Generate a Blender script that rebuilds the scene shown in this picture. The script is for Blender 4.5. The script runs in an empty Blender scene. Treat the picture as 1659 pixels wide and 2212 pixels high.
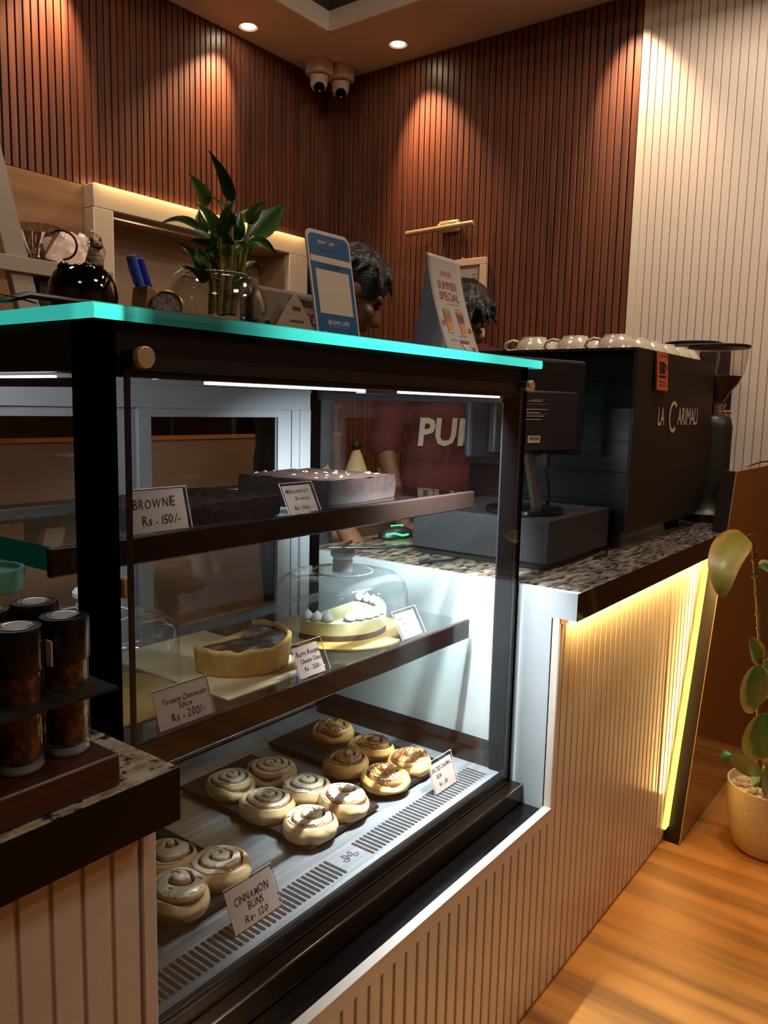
import bpy, math, random
from mathutils import Vector as V, Matrix as M, noise as mnoise
PI = math.pi
C = bpy.context.scene.collection
sc = bpy.context.scene

# ------------------------------------------------------------------ camera, world, lights, exposure
YAW, PIT, ROL, FPX = 0.92747774, -0.13084683, 0.02273885, 1724.83
CAMP = V((0, 0, 1.35))
_f = V((math.sin(YAW)*math.cos(PIT), math.cos(YAW)*math.cos(PIT), math.sin(PIT)))
_r = V((math.cos(YAW), -math.sin(YAW), 0)); _u = _r.cross(_f)
CR = math.cos(ROL)*_r + math.sin(ROL)*_u
CU = -math.sin(ROL)*_r + math.cos(ROL)*_u
cam = bpy.data.cameras.new('camera'); camo = bpy.data.objects.new('camera', cam); C.objects.link(camo)
cam.sensor_fit = 'VERTICAL'; cam.sensor_height = 36; cam.sensor_width = 27; cam.lens = FPX/2212*36
cam.clip_start = 0.02
camo.matrix_world = M(((CR.x, CU.x, -_f.x, CAMP.x), (CR.y, CU.y, -_f.y, CAMP.y), (CR.z, CU.z, -_f.z, CAMP.z), (0, 0, 0, 1)))
sc.camera = camo

def at(px, py, Y):
    """point of the vertical plane Y = const seen at photo pixel (px, py)"""
    d = CR*((px-829.5)/FPX) - CU*((py-1106)/FPX) + _f
    return CAMP + d*(Y/d.y)

w = bpy.data.worlds.new('world'); sc.world = w; w.use_nodes = True
w.node_tree.nodes['Background'].inputs[0].default_value = (1, .72, .5, 1)
w.node_tree.nodes['Background'].inputs[1].default_value = 0.03
sc.view_settings.view_transform = 'Standard'; sc.view_settings.look = 'None'
sc.view_settings.gamma = 1; sc.view_settings.exposure = 0.0
sc.view_settings.use_curve_mapping = False
cy = sc.cycles
cy.max_bounces = 10; cy.transparent_max_bounces = 24; cy.glossy_bounces = 5; cy.diffuse_bounces = 4
cy.transmission_bounces = 8; cy.caustics_reflective = False; cy.caustics_refractive = False
cy.sample_clamp_indirect = 4.0; cy.use_denoising = True

WARM = (1, .62, .32); WARM2 = (1, .78, .58)
def light(name, kind, loc, energy, col, to=None, size=.1, size_y=None, angle=60, blend=.5, soft=.03):
    l = bpy.data.lights.new(name, kind); l.energy = energy; l.color = col
    if kind == 'AREA':
        l.size = size
        if size_y: l.shape = 'RECTANGLE'; l.size_y = size_y
    elif kind == 'SPOT':
        l.spot_size = math.radians(angle); l.spot_blend = blend; l.shadow_soft_size = soft
    else: l.shadow_soft_size = soft
    o = bpy.data.objects.new(name, l); C.objects.link(o); o.location = loc
    if to is not None: o.rotation_euler = (V(to)-V(loc)).to_track_quat('-Z', 'Y').to_euler()
    return o
# unseen ceiling lamps of the room, with two added fill lights among them
light('ceiling_area_light', 'AREA', (1.4, -1.0, 3.33), 12, (1, .84, .68), (1.4, -1.0, 0), .5)
light('ceiling_area_light', 'AREA', (-1.2, -.9, 3.33), 7, WARM2, (-1.2, -.9, 0), .5)
light('ceiling_area_light', 'AREA', (1.5, 1.5, 3.33), 12, WARM2, (1.6, 1.7, 0), .6)
light('ceiling_area_light', 'AREA', (2.5, .35, 3.33), 42, (1, .83, .68), (3.3, .35, 1.2), .4)  # added fill light that brightens the cream wall
light('ceiling_area_light', 'AREA', (2.7, -1.7, 3.33), 20, (1, .82, .62), (2.7, -1.2, 0), .4)  # added fill light for the plant, floor and end panel
light('ceiling_area_light', 'AREA', (.24, 1.74, 3.335), 4, (.88, .92, 1), (.24, 1.74, 0), .28)

# ------------------------------------------------------------------ materials
def lin(h):
    h = h.lstrip('#'); c = [int(h[i:i+2], 16)/255 for i in (0, 2, 4)]
    return tuple(x/12.92 if x <= .04045 else ((x+.055)/1.055)**2.4 for x in c)
MATS = {}
def pm(name, col, rough=.5, metal=0., spec=.5, var=None, bump=None, emit=None, coat=0., alpha=1., sub=0.):
    """principled material; var=(col2, scale xyz, detail, lo, hi), bump=(scale xyz, strength, distance)"""
    if name in MATS: return MATS[name]
    if isinstance(col, str): col = lin(col)
    m = bpy.data.materials.new(name); m.use_nodes = True; nt = m.node_tree; b = nt.nodes['Principled BSDF']
    b.inputs['Base Color'].default_value = (*col, 1); b.inputs['Roughness'].default_value = rough
    b.inputs['Metallic'].default_value = metal; b.inputs['Specular IOR Level'].default_value = spec
    b.inputs['Coat Weight'].default_value = coat
    tc = None
    def tex(scale, detail):
        nonlocal tc
        if tc is None: tc = nt.nodes.new('ShaderNodeTexCoord')
        mp = nt.nodes.new('ShaderNodeMapping'); mp.inputs['Scale'].default_value = scale
        n = nt.nodes.new('ShaderNodeTexNoise'); n.inputs['Scale'].default_value = 1; n.inputs['Detail'].default_value = detail
        nt.links.new(tc.outputs['Object'], mp.inputs[0]); nt.links.new(mp.outputs[0], n.inputs['Vector']); return n
    if var:
        c2, s, det, lo, hi = var
        if isinstance(c2, str): c2 = lin(c2)
        n = tex(s, det); r = nt.nodes.new('ShaderNodeValToRGB')
        r.color_ramp.elements[0].position = lo; r.color_ramp.elements[1].position = hi
        r.color_ramp.elements[0].color = (*col, 1); r.color_ramp.elements[1].color = (*c2, 1)
        nt.links.new(n.outputs[0], r.inputs[0]); nt.links.new(r.outputs[0], b.inputs['Base Color'])
    if bump:
        s, st, di = bump
        n = tex(s, 3); bp = nt.nodes.new('ShaderNodeBump'); bp.inputs['Strength'].default_value = st; bp.inputs['Distance'].default_value = di
        nt.links.new(n.outputs[0], bp.inputs['Height']); nt.links.new(bp.outputs[0], b.inputs['Normal'])
    if emit:
        ec, es = emit
        b.inputs['Emission Color'].default_value = (*(lin(ec) if isinstance(ec, str) else ec), 1); b.inputs['Emission Strength'].default_value = es
    if sub: b.inputs['Subsurface Weight'].default_value = sub; b.inputs['Subsurface Radius'].default_value = (.01, .006, .003)
    MATS[name] = m; return m

def glass(name, tint=(1, 1, 1), ior=1.45, rough=0.0, haze=None):
    """thin clear pane: what comes through plus the Fresnel reflection"""
    if name in MATS: return MATS[name]
    m = bpy.data.materials.new(name); m.use_nodes = True; nt = m.node_tree; nt.nodes.clear()
    o = nt.nodes.new('ShaderNodeOutputMaterial'); t = nt.nodes.new('ShaderNodeBsdfTransparent'); t.inputs[0].default_value = (*tint, 1)
    g = nt.nodes.new('ShaderNodeBsdfGlossy'); g.inputs['Roughness'].default_value = rough
    fr = nt.nodes.new('ShaderNodeFresnel'); mx = nt.nodes.new('ShaderNodeMixShader')
    ge = nt.nodes.new('ShaderNodeNewGeometry'); ri = nt.nodes.new('ShaderNodeMapRange')      # same Fresnel curve on both faces of the thin pane
    ri.inputs[3].default_value = ior; ri.inputs[4].default_value = 1/ior
    nt.links.new(ge.outputs['Backfacing'], ri.inputs[0]); nt.links.new(ri.outputs[0], fr.inputs[0])
    nt.links.new(fr.outputs[0], mx.inputs[0]); nt.links.new(t.outputs[0], mx.inputs[1]); nt.links.new(g.outputs[0], mx.inputs[2])
    last = mx
    if haze:
        d = nt.nodes.new('ShaderNodeBsdfDiffuse'); d.inputs[0].default_value = (*haze[0], 1)
        m2 = nt.nodes.new('ShaderNodeMixShader'); m2.inputs[0].default_value = haze[1]
        nt.links.new(mx.outputs[0], m2.inputs[1]); nt.links.new(d.outputs[0], m2.inputs[2]); last = m2
    nt.links.new(last.outputs[0], o.inputs[0]); MATS[name] = m; return m

def emat(name, col, strength):
    if name in MATS: return MATS[name]
    m = bpy.data.materials.new(name); m.use_nodes = True; nt = m.node_tree; nt.nodes.clear()
    o = nt.nodes.new('ShaderNodeOutputMaterial'); e = nt.nodes.new('ShaderNodeEmission')
    e.inputs[0].default_value = (*(lin(col) if isinstance(col, str) else col), 1); e.inputs[1].default_value = strength
    nt.links.new(e.outputs[0], o.inputs[0]); MATS[name] = m; return m

def granite(name, base, dark, mid, scale, stretch=(1, 1, 1), lo=.47, hi=.56, rough=.12):
    if name in MATS: return MATS[name]
    m = pm(name, base, rough); nt = m.node_tree; b = nt.nodes['Principled BSDF']
    tc = nt.nodes.new('ShaderNodeTexCoord'); mp = nt.nodes.new('ShaderNodeMapping'); mp.inputs['Scale'].default_value = [scale*s for s in stretch]
    nt.links.new(tc.outputs['Object'], mp.inputs[0])
    def n(sc_, det, lo_, hi_):
        t = nt.nodes.new('ShaderNodeTexNoise'); t.inputs['Scale'].default_value = sc_; t.inputs['Detail'].default_value = det
        t.inputs['Roughness'].default_value = .65
        r = nt.nodes.new('ShaderNodeMapRange'); r.inputs[1].default_value = lo_; r.inputs[2].default_value = hi_
        nt.links.new(mp.outputs[0], t.inputs['Vector']); nt.links.new(t.outputs[0], r.inputs[0]); return r
    a = n(1, 4, lo, hi); c = n(.45, 3, .42, .62)
    m1 = nt.nodes.new('ShaderNodeMix'); m1.data_type = 'RGBA'; m2 = nt.nodes.new('ShaderNodeMix'); m2.data_type = 'RGBA'
    m1.inputs[6].default_value = (*lin(base), 1); m1.inputs[7].default_value = (*lin(mid), 1); nt.links.new(c.outputs[0], m1.inputs[0])
    nt.links.new(m1.outputs[2], m2.inputs[6]); m2.inputs[7].default_value = (*lin(dark), 1); nt.links.new(a.outputs[0], m2.inputs[0])
    nt.links.new(m2.outputs[2], b.inputs['Base Color']); return m

def attrmat(name, stops, attr, rough=.5, coat=0., noise=None, bump=None, sub=0., spec=.5):
    """colour from a per-vertex attribute (stops: list of (pos, hex)), optionally wobbled by noise=(scale, amount)"""
    if name in MATS: return MATS[name]
    m = pm(name, (.5, .5, .5), rough, coat=coat, bump=bump, sub=sub, spec=spec); nt = m.node_tree; b = nt.nodes['Principled BSDF']
    a = nt.nodes.new('ShaderNodeAttribute'); a.attribute_name = attr; src = a.outputs['Fac']
    if noise:
        tc = nt.nodes.new('ShaderNodeTexCoord'); n = nt.nodes.new('ShaderNodeTexNoise'); n.inputs['Scale'].default_value = noise[0]; n.inputs['Detail'].default_value = 4
        nt.links.new(tc.outputs['Object'], n.inputs['Vector'])
        ma = nt.nodes.new('ShaderNodeMath'); ma.operation = 'MULTIPLY_ADD'; ma.inputs[1].default_value = noise[1]
        s2 = nt.nodes.new('ShaderNodeMath'); s2.operation = 'SUBTRACT'; s2.inputs[1].default_value = noise[1]*.5
        nt.links.new(n.outputs[0], ma.inputs[0]); nt.links.new(src, ma.inputs[2]); nt.links.new(ma.outputs[0], s2.inputs[0]); src = s2.outputs[0]
    r = nt.nodes.new('ShaderNodeValToRGB'); e = r.color_ramp.elements
    while len(e) < len(stops): e.new(.5)
    for i, (p, h) in enumerate(stops): e[i].position = p; e[i].color = (*lin(h), 1)
    nt.links.new(src, r.inputs[0]); nt.links.new(r.outputs[0], b.inputs['Base Color']); return m

def slatwood(name, c1, c2, rough, coat=0.):
    return pm(name, c1, rough, var=(c2, (45, 45, 2.2), 4, .3, .72), bump=((160, 160, 6), .08, .001), coat=coat)

m_slat = slatwood('slat_wood', '#523024', '#7e4a33', .36)
m_gap = pm('slat_backing', '#0a0605', .8)
m_ceil = pm('ceiling_paint', '#c8b6aa', .85, bump=((60, 60, 60), .05, .002))
m_drop = pm('soffit_paint', '#dcd0c2', .8)
m_ceil2 = pm('upper_ceiling_paint', '#4a4642', .9)
m_white = pm('cream_panel', '#d8c9ba', .28, bump=((420, 420, 420), .22, .001))
m_groove = pm('cream_groove', '#a58f78', .5)
m_cream = pm('cream_paint', '#d9cbb5', .55, bump=((200, 200, 200), .06, .001))
m_blackg = pm('black_gloss', '#0c0908', .18, spec=.5)
m_brownblk = pm('brown_black_coating', '#130c09', .42, spec=.3)
m_black = pm('black_matt', '#14120f', .5)
m_pl = pm('black_plastic', '#17161a', .4)
m_steel = pm('brushed_steel', '#a8abad', .38, metal=.85, var=('#888b8e', (6, 160, 6), 3, .3, .7))
m_chrome = pm('chrome', '#d9d9d9', .12, metal=1)
m_alu = pm('aluminium_frame', '#97989b', .45, metal=.15)
m_glass = glass('clear_glass', (.985, .99, .985), 1.30)
m_dome = glass('dome_glass', (.93, .95, .95), 1.45, haze=((.8, .85, .9), .035))
m_bowl = glass('bowl_glass', (.93, .94, .92), 1.62)
m_acr = glass('acrylic', (.97, .97, .97), 1.35)
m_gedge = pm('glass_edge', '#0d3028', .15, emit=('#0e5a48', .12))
m_paper = pm('price_paper', '#b8a698', .7, bump=((300, 300, 300), .05, .0005))
m_ink = pm('blue_black_ink', '#1c1830', .6)
m_gran_l = granite('light_granite', '#b3a48e', '#262120', '#86705a', 62, (1, 1.35, 1), .53, .62, .2)
m_gran_r = granite('streaked_granite', '#8c7f70', '#1d1815', '#5c5046', 46, (.6, 1.9, 1), .46, .60, .3)
m_gran_e = pm('polished_granite_edge', '#15100d', .08, spec=.6)
m_marble = pm('white_marble', '#b9bdbf', .1, var=('#a69f90', (3, 3, 2.2), 5, .5, .78))
m_floor = pm('oak_floor', '#6e4520', .5, var=('#bb7f3a', (13, .8, 1), 6, .30, .56), bump=((60, 4, 1), .06, .001))
m_lam = pm('brown_laminate', '#7d4a22', .1, var=('#8f5628', (5, 5, .6), 3, .3, .7), coat=.3)
m_beam = pm('dark_trim', '#241b16', .28)

# ------------------------------------------------------------------ mesh builder
class MB:
    def __init__(s): s.v = []; s.f = []; s.a = []; s.aname = None
    def add(s, vs, fs, at_=None):
        o = len(s.v); s.v += [V(p) for p in vs]; s.f += [tuple(i+o for i in f) for f in fs]
        s.a += list(at_) if at_ is not None else [0.]*len(vs); return s
    def box(s, x0, x1, y0, y1, z0, z1, m=None):
        vs = [V((x, y, z)) for z in (z0, z1) for y in (y0, y1) for x in (x0, x1)]
        if m is not None: vs = [m @ p for p in vs]
        return s.add(vs, [(0, 2, 3, 1), (4, 5, 7, 6), (0, 1, 5, 4), (2, 6, 7, 3), (0, 4, 6, 2), (1, 3, 7, 5)])
    def cyl(s, p0, p1, r0, r1=None, n=20, caps=True):
        r1 = r0 if r1 is None else r1; p0 = V(p0); p1 = V(p1); d = (p1-p0).normalized()
        a = d.orthogonal().normalized(); b = d.cross(a); vs = []
        for p, r in ((p0, r0), (p1, r1)):
            vs += [p + a*(r*math.cos(2*PI*i/n)) + b*(r*math.sin(2*PI*i/n)) for i in range(n)]
        fs = [(i, (i+1) % n, n+(i+1) % n, n+i) for i in range(n)]
        if caps: fs += [tuple(range(n))[::-1], tuple(range(n, 2*n))]
        return s.add(vs, fs)
    def lathe(s, prof, c=(0, 0, 0), n=40, m=None):
        vs = []; fs = []; k = len(prof); c = V(c)
        for r, z in prof:
            for i in range(n):
                p = V((r*math.cos(2*PI*i/n), r*math.sin(2*PI*i/n), z)); vs.append((m @ p if m is not None else p)+c)
        for j in range(k-1):
            for i in range(n): fs.append((j*n+i, j*n+(i+1) % n, (j+1)*n+(i+1) % n, (j+1)*n+i))
        if prof[0][0] > 1e-5 and getattr(s, 'cap', False): fs.append(tuple(range(n))[::-1])
        return s.add(vs, fs)
    def tube(s, pts, r, n=8, caps=True):
        pts = [V(p) for p in pts]; k = len(pts); rs = r if isinstance(r, (list, tuple)) else [r]*k; vs = []; fs = []
        t = (pts[1]-pts[0]).normalized(); a = t.orthogonal().normalized()
        for j in range(k):
            t = (pts[min(j+1, k-1)]-pts[max(j-1, 0)]).normalized(); a = (a - t*a.dot(t)).normalized(); b = t.cross(a)
            vs += [pts[j]+a*(rs[j]*math.cos(2*PI*i/n))+b*(rs[j]*math.sin(2*PI*i/n)) for i in range(n)]
        for j in range(k-1):
            for i in range(n): fs.append((j*n+i, j*n+(i+1) % n, (j+1)*n+(i+1) % n, (j+1)*n+i))
        if caps: fs += [tuple(range(n))[::-1], tuple(range((k-1)*n, k*n))]
        return s.add(vs, fs)
    def ell(s, c, r, nu=20, nv=12, m=None, wob=0, seed=0):
        r = (r, r, r) if not isinstance(r, (tuple, list)) else r; c = V(c); vs = [V((0, 0, -1))]; fs = []
        for j in range(1, nv):
            ph = -PI/2+PI*j/nv
            vs += [V((math.cos(ph)*math.cos(2*PI*i/nu), math.cos(ph)*math.sin(2*PI*i/nu), math.sin(ph))) for i in range(nu)]
        vs.append(V((0, 0, 1))); L = len(vs)-1
        for i in range(nu):
            fs.append((0, 1+(i+1) % nu, 1+i)); fs.append((L, L-nu+i, L-nu+(i+1) % nu))
        for j in range(nv-2):
            for i in range(nu): a = 1+j*nu; fs.append((a+i, a+(i+1) % nu, a+nu+(i+1) % nu, a+nu+i))
        out = []
        for p in vs:
            k = 1+wob*mnoise.noise(p*2.2+V((seed*7.1, 0, 0))) if wob else 1
            q = V((p.x*r[0]*k, p.y*r[1]*k, p.z*r[2]*k)); out.append((m @ q if m is not None else q)+c)
        return s.add(out, fs)
    def cap_(s, p0, p1, r0, r1, n=16):
        s.cyl(p0, p1, r0, r1, n); s.ell(p0, r0, n, 8); return s.ell(p1, r1, n, 8)
    def prism(s, poly, vec):
        n = len(poly); vec = V(vec); vs = [V(p) for p in poly]; vs += [p+vec for p in vs]
        fs = [tuple(range(n))[::-1], tuple(range(n, 2*n))]+[(i, (i+1) % n, n+(i+1) % n, n+i) for i in range(n)]
        return s.add(vs, fs)
    def grid(s, fn, nu, nv, cu=False, attr=None):
        vs = []; fs = []; at_ = []; cols = nu if cu else nu+1
        for j in range(nv+1):
            for i in range(cols):
                vs.append(V(fn(i/nu, j/nv))); at_.append(attr(i/nu, j/nv) if attr else 0.)
        for j in range(nv):
            for i in range(nu):
                i2 = (i+1) % cols if cu else i+1
                fs.append((j*cols+i, j*cols+i2, (j+1)*cols+i2, (j+1)*cols+i))
        return s.add(vs, fs, at_)
    def text(s, t, o, ux, uy, h, depth=.0006, align='L', shear=0., spread=1., wmax=None, jit=0., seed=0, thin=0.):
        """lettering with cap height h, laid from o along ux with uy up"""
        ux = V(ux).normalized(); uy = V(uy).normalized(); nz = ux.cross(uy); o = V(o); k = h/.69; R = random.Random(seed)
        runs = [(t, 0)]; total = 0
        if jit:
            runs = []; x = 0
            for ch in t:
                wd = .3 if ch == ' ' else tgeo(ch, thin)[2]+.12
                runs.append((ch, x)); x += wd*spread
            total = x
        else: total = tgeo(t, thin)[2]
        sx = k
        if wmax: sx = wmax/total
        off = {'L': 0, 'C': -total*sx/2, 'R': -total*sx}[align]
        for ch, x in runs:
            if not ch.strip(): continue
            vs, fs, wd = tgeo(ch, thin); ang = R.uniform(-jit, jit); dy = R.uniform(-jit, jit)*.25; sc_ = 1+R.uniform(-jit, jit)*.5
            ca, sa = math.cos(ang), math.sin(ang); out = []
            for p in vs:
                X, Y = p.x*sc_, p.y*sc_; X, Y = X*ca-Y*sa, X*sa+Y*ca+dy; X += shear*Y
                out.append(o+ux*(off+(x+X)*sx)+uy*(Y*k)+nz*depth)
            s.add(out, fs)
        return s
_tg = {}
def tgeo(t, thin=0.):
    key = (t, thin)
    if key not in _tg:
        cu = bpy.data.curves.new('lettering', 'FONT'); cu.body = t; cu.size = 1; cu.resolution_u = 2; cu.fill_mode = 'FRONT'; cu.offset = thin
        ob = bpy.data.objects.new('lettering', cu); C.objects.link(ob)
        dg = bpy.context.evaluated_depsgraph_get(); me = bpy.data.meshes.new_from_object(ob.evaluated_get(dg))
        vs = [v.co.copy() for v in me.vertices]; fs = [tuple(p.vertices) for p in me.polygons]
        xs = [v.x for v in vs] or [0]; x0 = min(xs) if len(t) == 1 else 0
        vs = [V((v.x-x0, v.y, 0)) for v in vs]
        bpy.data.objects.remove(ob); bpy.data.curves.remove(cu); bpy.data.meshes.remove(me)
        _tg[key] = (vs, fs, max([v.x for v in vs] or [0]))
    return _tg[key]

def rootloc(o):
    p = V((0, 0, 0))
    while o is not None: p += o.location; o = o.parent
    return p
def obj(name, mb, mat, parent=None, label=None, smooth=35, bevel=0., kind=None, solid=0., sub=0, loc=None, attr=None):
    base = rootloc(parent) if parent is not None else V(loc or (0, 0, 0))
    me = bpy.data.meshes.new(name); me.from_pydata([tuple(v-base) for v in mb.v], [], mb.f); me.validate(); me.update()
    if attr:
        a = me.attributes.new(attr, 'FLOAT', 'POINT')
        if len(me.vertices) == len(mb.a): a.data.foreach_set('value', mb.a)
    if smooth:
        me.shade_smooth()
        if smooth < 180: me.set_sharp_from_angle(angle=math.radians(smooth))
    me.materials.append(mat)
    o = bpy.data.objects.new(name, me); C.objects.link(o)
    if parent is not None: o.parent = parent
    else: o.location = base
    if solid: md = o.modifiers.new('s', 'SOLIDIFY'); md.thickness = solid; md.offset = 0
    if bevel:
        md = o.modifiers.new('b', 'BEVEL'); md.width = bevel; md.segments = 2; md.limit_method = 'ANGLE'; md.angle_limit = math.radians(40)
    if sub: md = o.modifiers.new('u', 'SUBSURF'); md.levels = sub; md.render_levels = sub
    if label: o['label'] = label
    if kind: o['kind'] = kind
    return o
def struct(name, mb, mat, **k): return obj(name, mb, mat, kind='structure', **k)
def tag(o, label, cat, group=None):
    o['label'] = label; o['category'] = cat
    if group: o['group'] = group
    return o
def thing(name, label, cat, loc, group=None):
    o = bpy.data.objects.new(name, None); C.objects.link(o); o.location = loc; o.empty_display_size = .05
    return tag(o, label, cat, group)
def dup(root, loc, rz, label, group=None, scale=None):
    r = root.copy(); C.objects.link(r); r.location = loc; r.rotation_euler = (0, 0, rz)
    if scale: r.scale = scale
    r['label'] = label
    if group: r['group'] = group
    for ch in list(root.children):
        c = ch.copy(); C.objects.link(c); c.parent = r
        for g in list(ch.children):
            d = g.copy(); C.objects.link(d); d.parent = c
    return r
def RZ(a): return M.Rotation(a, 4, 'Z')
def T(*p): return M.Translation(p)

# ------------------------------------------------------------------ setting
XR, YB, ZC = 3.4, 2.965, 3.047
mb = MB().box(-3.2, 3.6, -3.6, 3.1, -.1, 0); struct('floor', mb, m_floor, smooth=0)
# back wall: plain wall below, slatted cladding above z = 2.2
mb = MB().box(-3.2, 2.006, YB+.012, YB+.22, 0, 3.35).box(3.026, 3.6, YB+.012, YB+.22, 0, 3.35).box(2.006, 3.026, YB+.012, YB+.22, 0, .97).box(2.006, 3.026, YB+.012, YB+.22, 2.108, 3.35); wb = struct('wall_back', mb, m_gap, smooth=0)
mb = MB(); x = -.4
while x < XR-.01: mb.box(x, x+.025, YB, YB+.012, 2.2, ZC); x += .0307
obj('slat_cladding', mb, m_slat, wb, bevel=.0015)
mb = MB().box(-3.2, 1.91, YB-.004, YB+.011, .9, 2.197)
m_oak = pm('oak_veneer', '#96704c', .45, var=('#7c5836', (1.5, 1, 26), 5, .35, .7))
obj('veneer_panel', mb, m_oak, wb, smooth=0)
# right wall: slats near the corner, cream grooved panels towards the room
mb = MB().box(XR+.012, XR+.15, -3.6, YB+.1, 0, 3.35); wr = struct('wall_right', mb, m_gap, smooth=0)
mb = MB(); y = 1.285
while y < YB-.01: mb.box(XR, XR+.012, y, y+.0265, 0, ZC); y += .0325
obj('slat_cladding', mb, m_slat, wr, bevel=.0015)
mb = MB(); y = 1.245
while y > .69: mb.box(XR-.006, XR+.01, y-.0285, y, 0, ZC+.2); y -= .0318
obj('grooved_panel', mb, m_white, wr, bevel=.0012)
mb = MB().box(XR-.008, XR+.012, -3.6, .655, 0, ZC); obj('brown_panelling', mb, pm('brown_panelling', '#6e4526', .35), wr, smooth=0)
mb = MB().box(XR-.001, XR+.011, .655, 1.25, 0, ZC+.2); obj('groove_backing', mb, m_groove, wr, smooth=0)
mb = MB().box(XR-.012, XR+.012, 1.245, 1.278, 0, ZC+.2); obj('edge_trim', mb, m_cream, wr, smooth=0, bevel=.002)
# the rest of the room, behind the camera
m_back = pm('beige_wall_paint', '#a08468', .8)
struct('wall_left', MB().box(-3.35, -3.2, -3.6, 3.1, 0, 3.35), m_back, smooth=0)
struct('wall_front', MB().box(-3.35, 3.6, -3.75, -3.6, 0, 3.35), m_back, smooth=0)
# ceiling: lower band round the walls, raised dark centre behind a white fascia
SX, SY = 2.954, 2.595
mb = MB().box(SX, 3.6, -3.6, SY, ZC, ZC+.02).box(-3.2, 3.6, SY, 3.1, ZC, ZC+.02); struct('ceiling', mb, m_ceil, smooth=0)
mb = MB().box(SX-.012, SX, -3.6, SY, ZC-.001, ZC+.085).box(-3.2, SX, SY-.012, SY, ZC-.001, ZC+.085); struct('trim_1', mb, m_drop, smooth=0)
mb = MB().box(-3.2, SX+.1, -3.6, SY+.1, ZC+.3, ZC+.32); struct('ceiling_raised', mb, m_ceil2, smooth=0)
mb = MB().box(SX, SX+.02, -3.6, SY, ZC+.085, ZC+.3).box(-3.2, SX, SY, SY+.02, ZC+.085, ZC+.3); struct('trim_2', mb, m_ceil2, smooth=0)
t = thing('ceiling_speaker', 'dark round fixture up in the raised ceiling behind the white fascia', 'ceiling fixture', (2.58, 2.5, ZC+.3))
mb = MB(); mb.cap = True; mb.lathe([(.0, -.09), (.09, -.085), (.13, -.05), (.14, 0)], (2.58, 2.42, ZC+.3)); obj('housing', mb, m_black, t)
mb = MB().lathe([(0, -.093), (.05, -.092), (.06, -.086)], (2.58, 2.42, ZC+.3)); obj('grille', mb, m_pl, t)

# recessed downlights, each with its own spot
m_bulb = emat('downlight_glow', (1, .8, .55), 40)
def downlight(x, y, label, to, e, angle=62, col=(1, .62, .36), blend=.9):
    t = thing('downlight', label, 'downlight', (x, y, ZC), 'recessed ceiling downlights')
    mb = MB().lathe([(.030, -.001), (.043, -.006), (.046, -.001)], (x, y, ZC), 28); obj('trim_ring', mb, m_cream, t)
    mb = MB().lathe([(0, -.0025), (.031, -.0025)], (x, y, ZC), 28); obj('lens', mb, m_bulb, t)
    light('downlight_beam', 'SPOT', (x, y, ZC-.02), e, col, to, angle=angle, blend=blend, soft=.018)
downlight(2.70, 2.855, 'left of the two glowing recessed downlights above the left slatted wall', (2.47, YB, 2.5), 80)
downlight(3.222, 2.395, 'right of the two glowing downlights, nearer the white fascia corner', (XR, 2.28, 2.5), 80)
light('downlight_beam', 'SPOT', (1.86, 2.855, ZC-.02), 80, (1, .62, .36), (1.72, YB, 2.5), angle=62, blend=.9, soft=.018)
light('downlight_beam', 'SPOT', (3.222, 1.36, ZC-.02), 70, (1, .72, .48), (XR, 1.25, 2.5), angle=62, blend=.9, soft=.018)

# dome cameras in the corner
m_cctv = pm('camera_plastic', '#d8c8ba', .4)
def cctv(x, y, rz, label):
    t = thing('security_camera', label, 'security camera', (x, y, ZC), 'security cameras in the ceiling corner')
    mb = MB(); R = .062
    poly = [(x+R*a, y+R*b, ZC) for a, b in ((-1, -.55), (-.55, -1), (.55, -1), (1, -.55), (1, .55), (.55, 1), (-.55, 1), (-1, .55))]
    mb.prism(poly, (0, 0, -.062)); obj('mounting_box', mb, m_cctv, t, bevel=.004)
    m = T(x, y, ZC-.062) @ RZ(rz) @ M.Rotation(math.radians(12), 4, 'Y')
    mb = MB().lathe([(.001, 0), (.045, 0), (.046, -.018), (.043, -.03)], (0, 0, 0), 30, m); obj('collar', mb, m_cctv, t)
    mb = MB().ell((m @ V((0, 0, -.036))), .0435, 28, 16); mb.cyl(m @ V((0, 0, -.03)), m @ V((.012, 0, -.062)), .042, .036, 28); hd = obj('camera_head', mb, m_cctv, t)
    d = (m.to_3x3() @ V((.90, 0, -.43))).normalized(); p = m @ V((.004, 0, -.046))
    mb = MB().cyl(p+d*.015, p+d*.0425, .029, .0265, 28); obj('lens_window', mb, pm('lens_glass', '#05070c', .06), hd, label='dark glossy lens window')
    q = p+d*.0425+V((0, 0, -.015)); mb = MB().ell(q, (.007, .007, .003), 12, 6); obj('sensor', mb, m_cctv, hd)
cctv(3.165, 2.84, math.radians(228), 'left of the two white dome cameras in the ceiling corner')
cctv(3.285, 2.80, math.radians(224), 'right and lower of the two white corner dome cameras')

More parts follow.
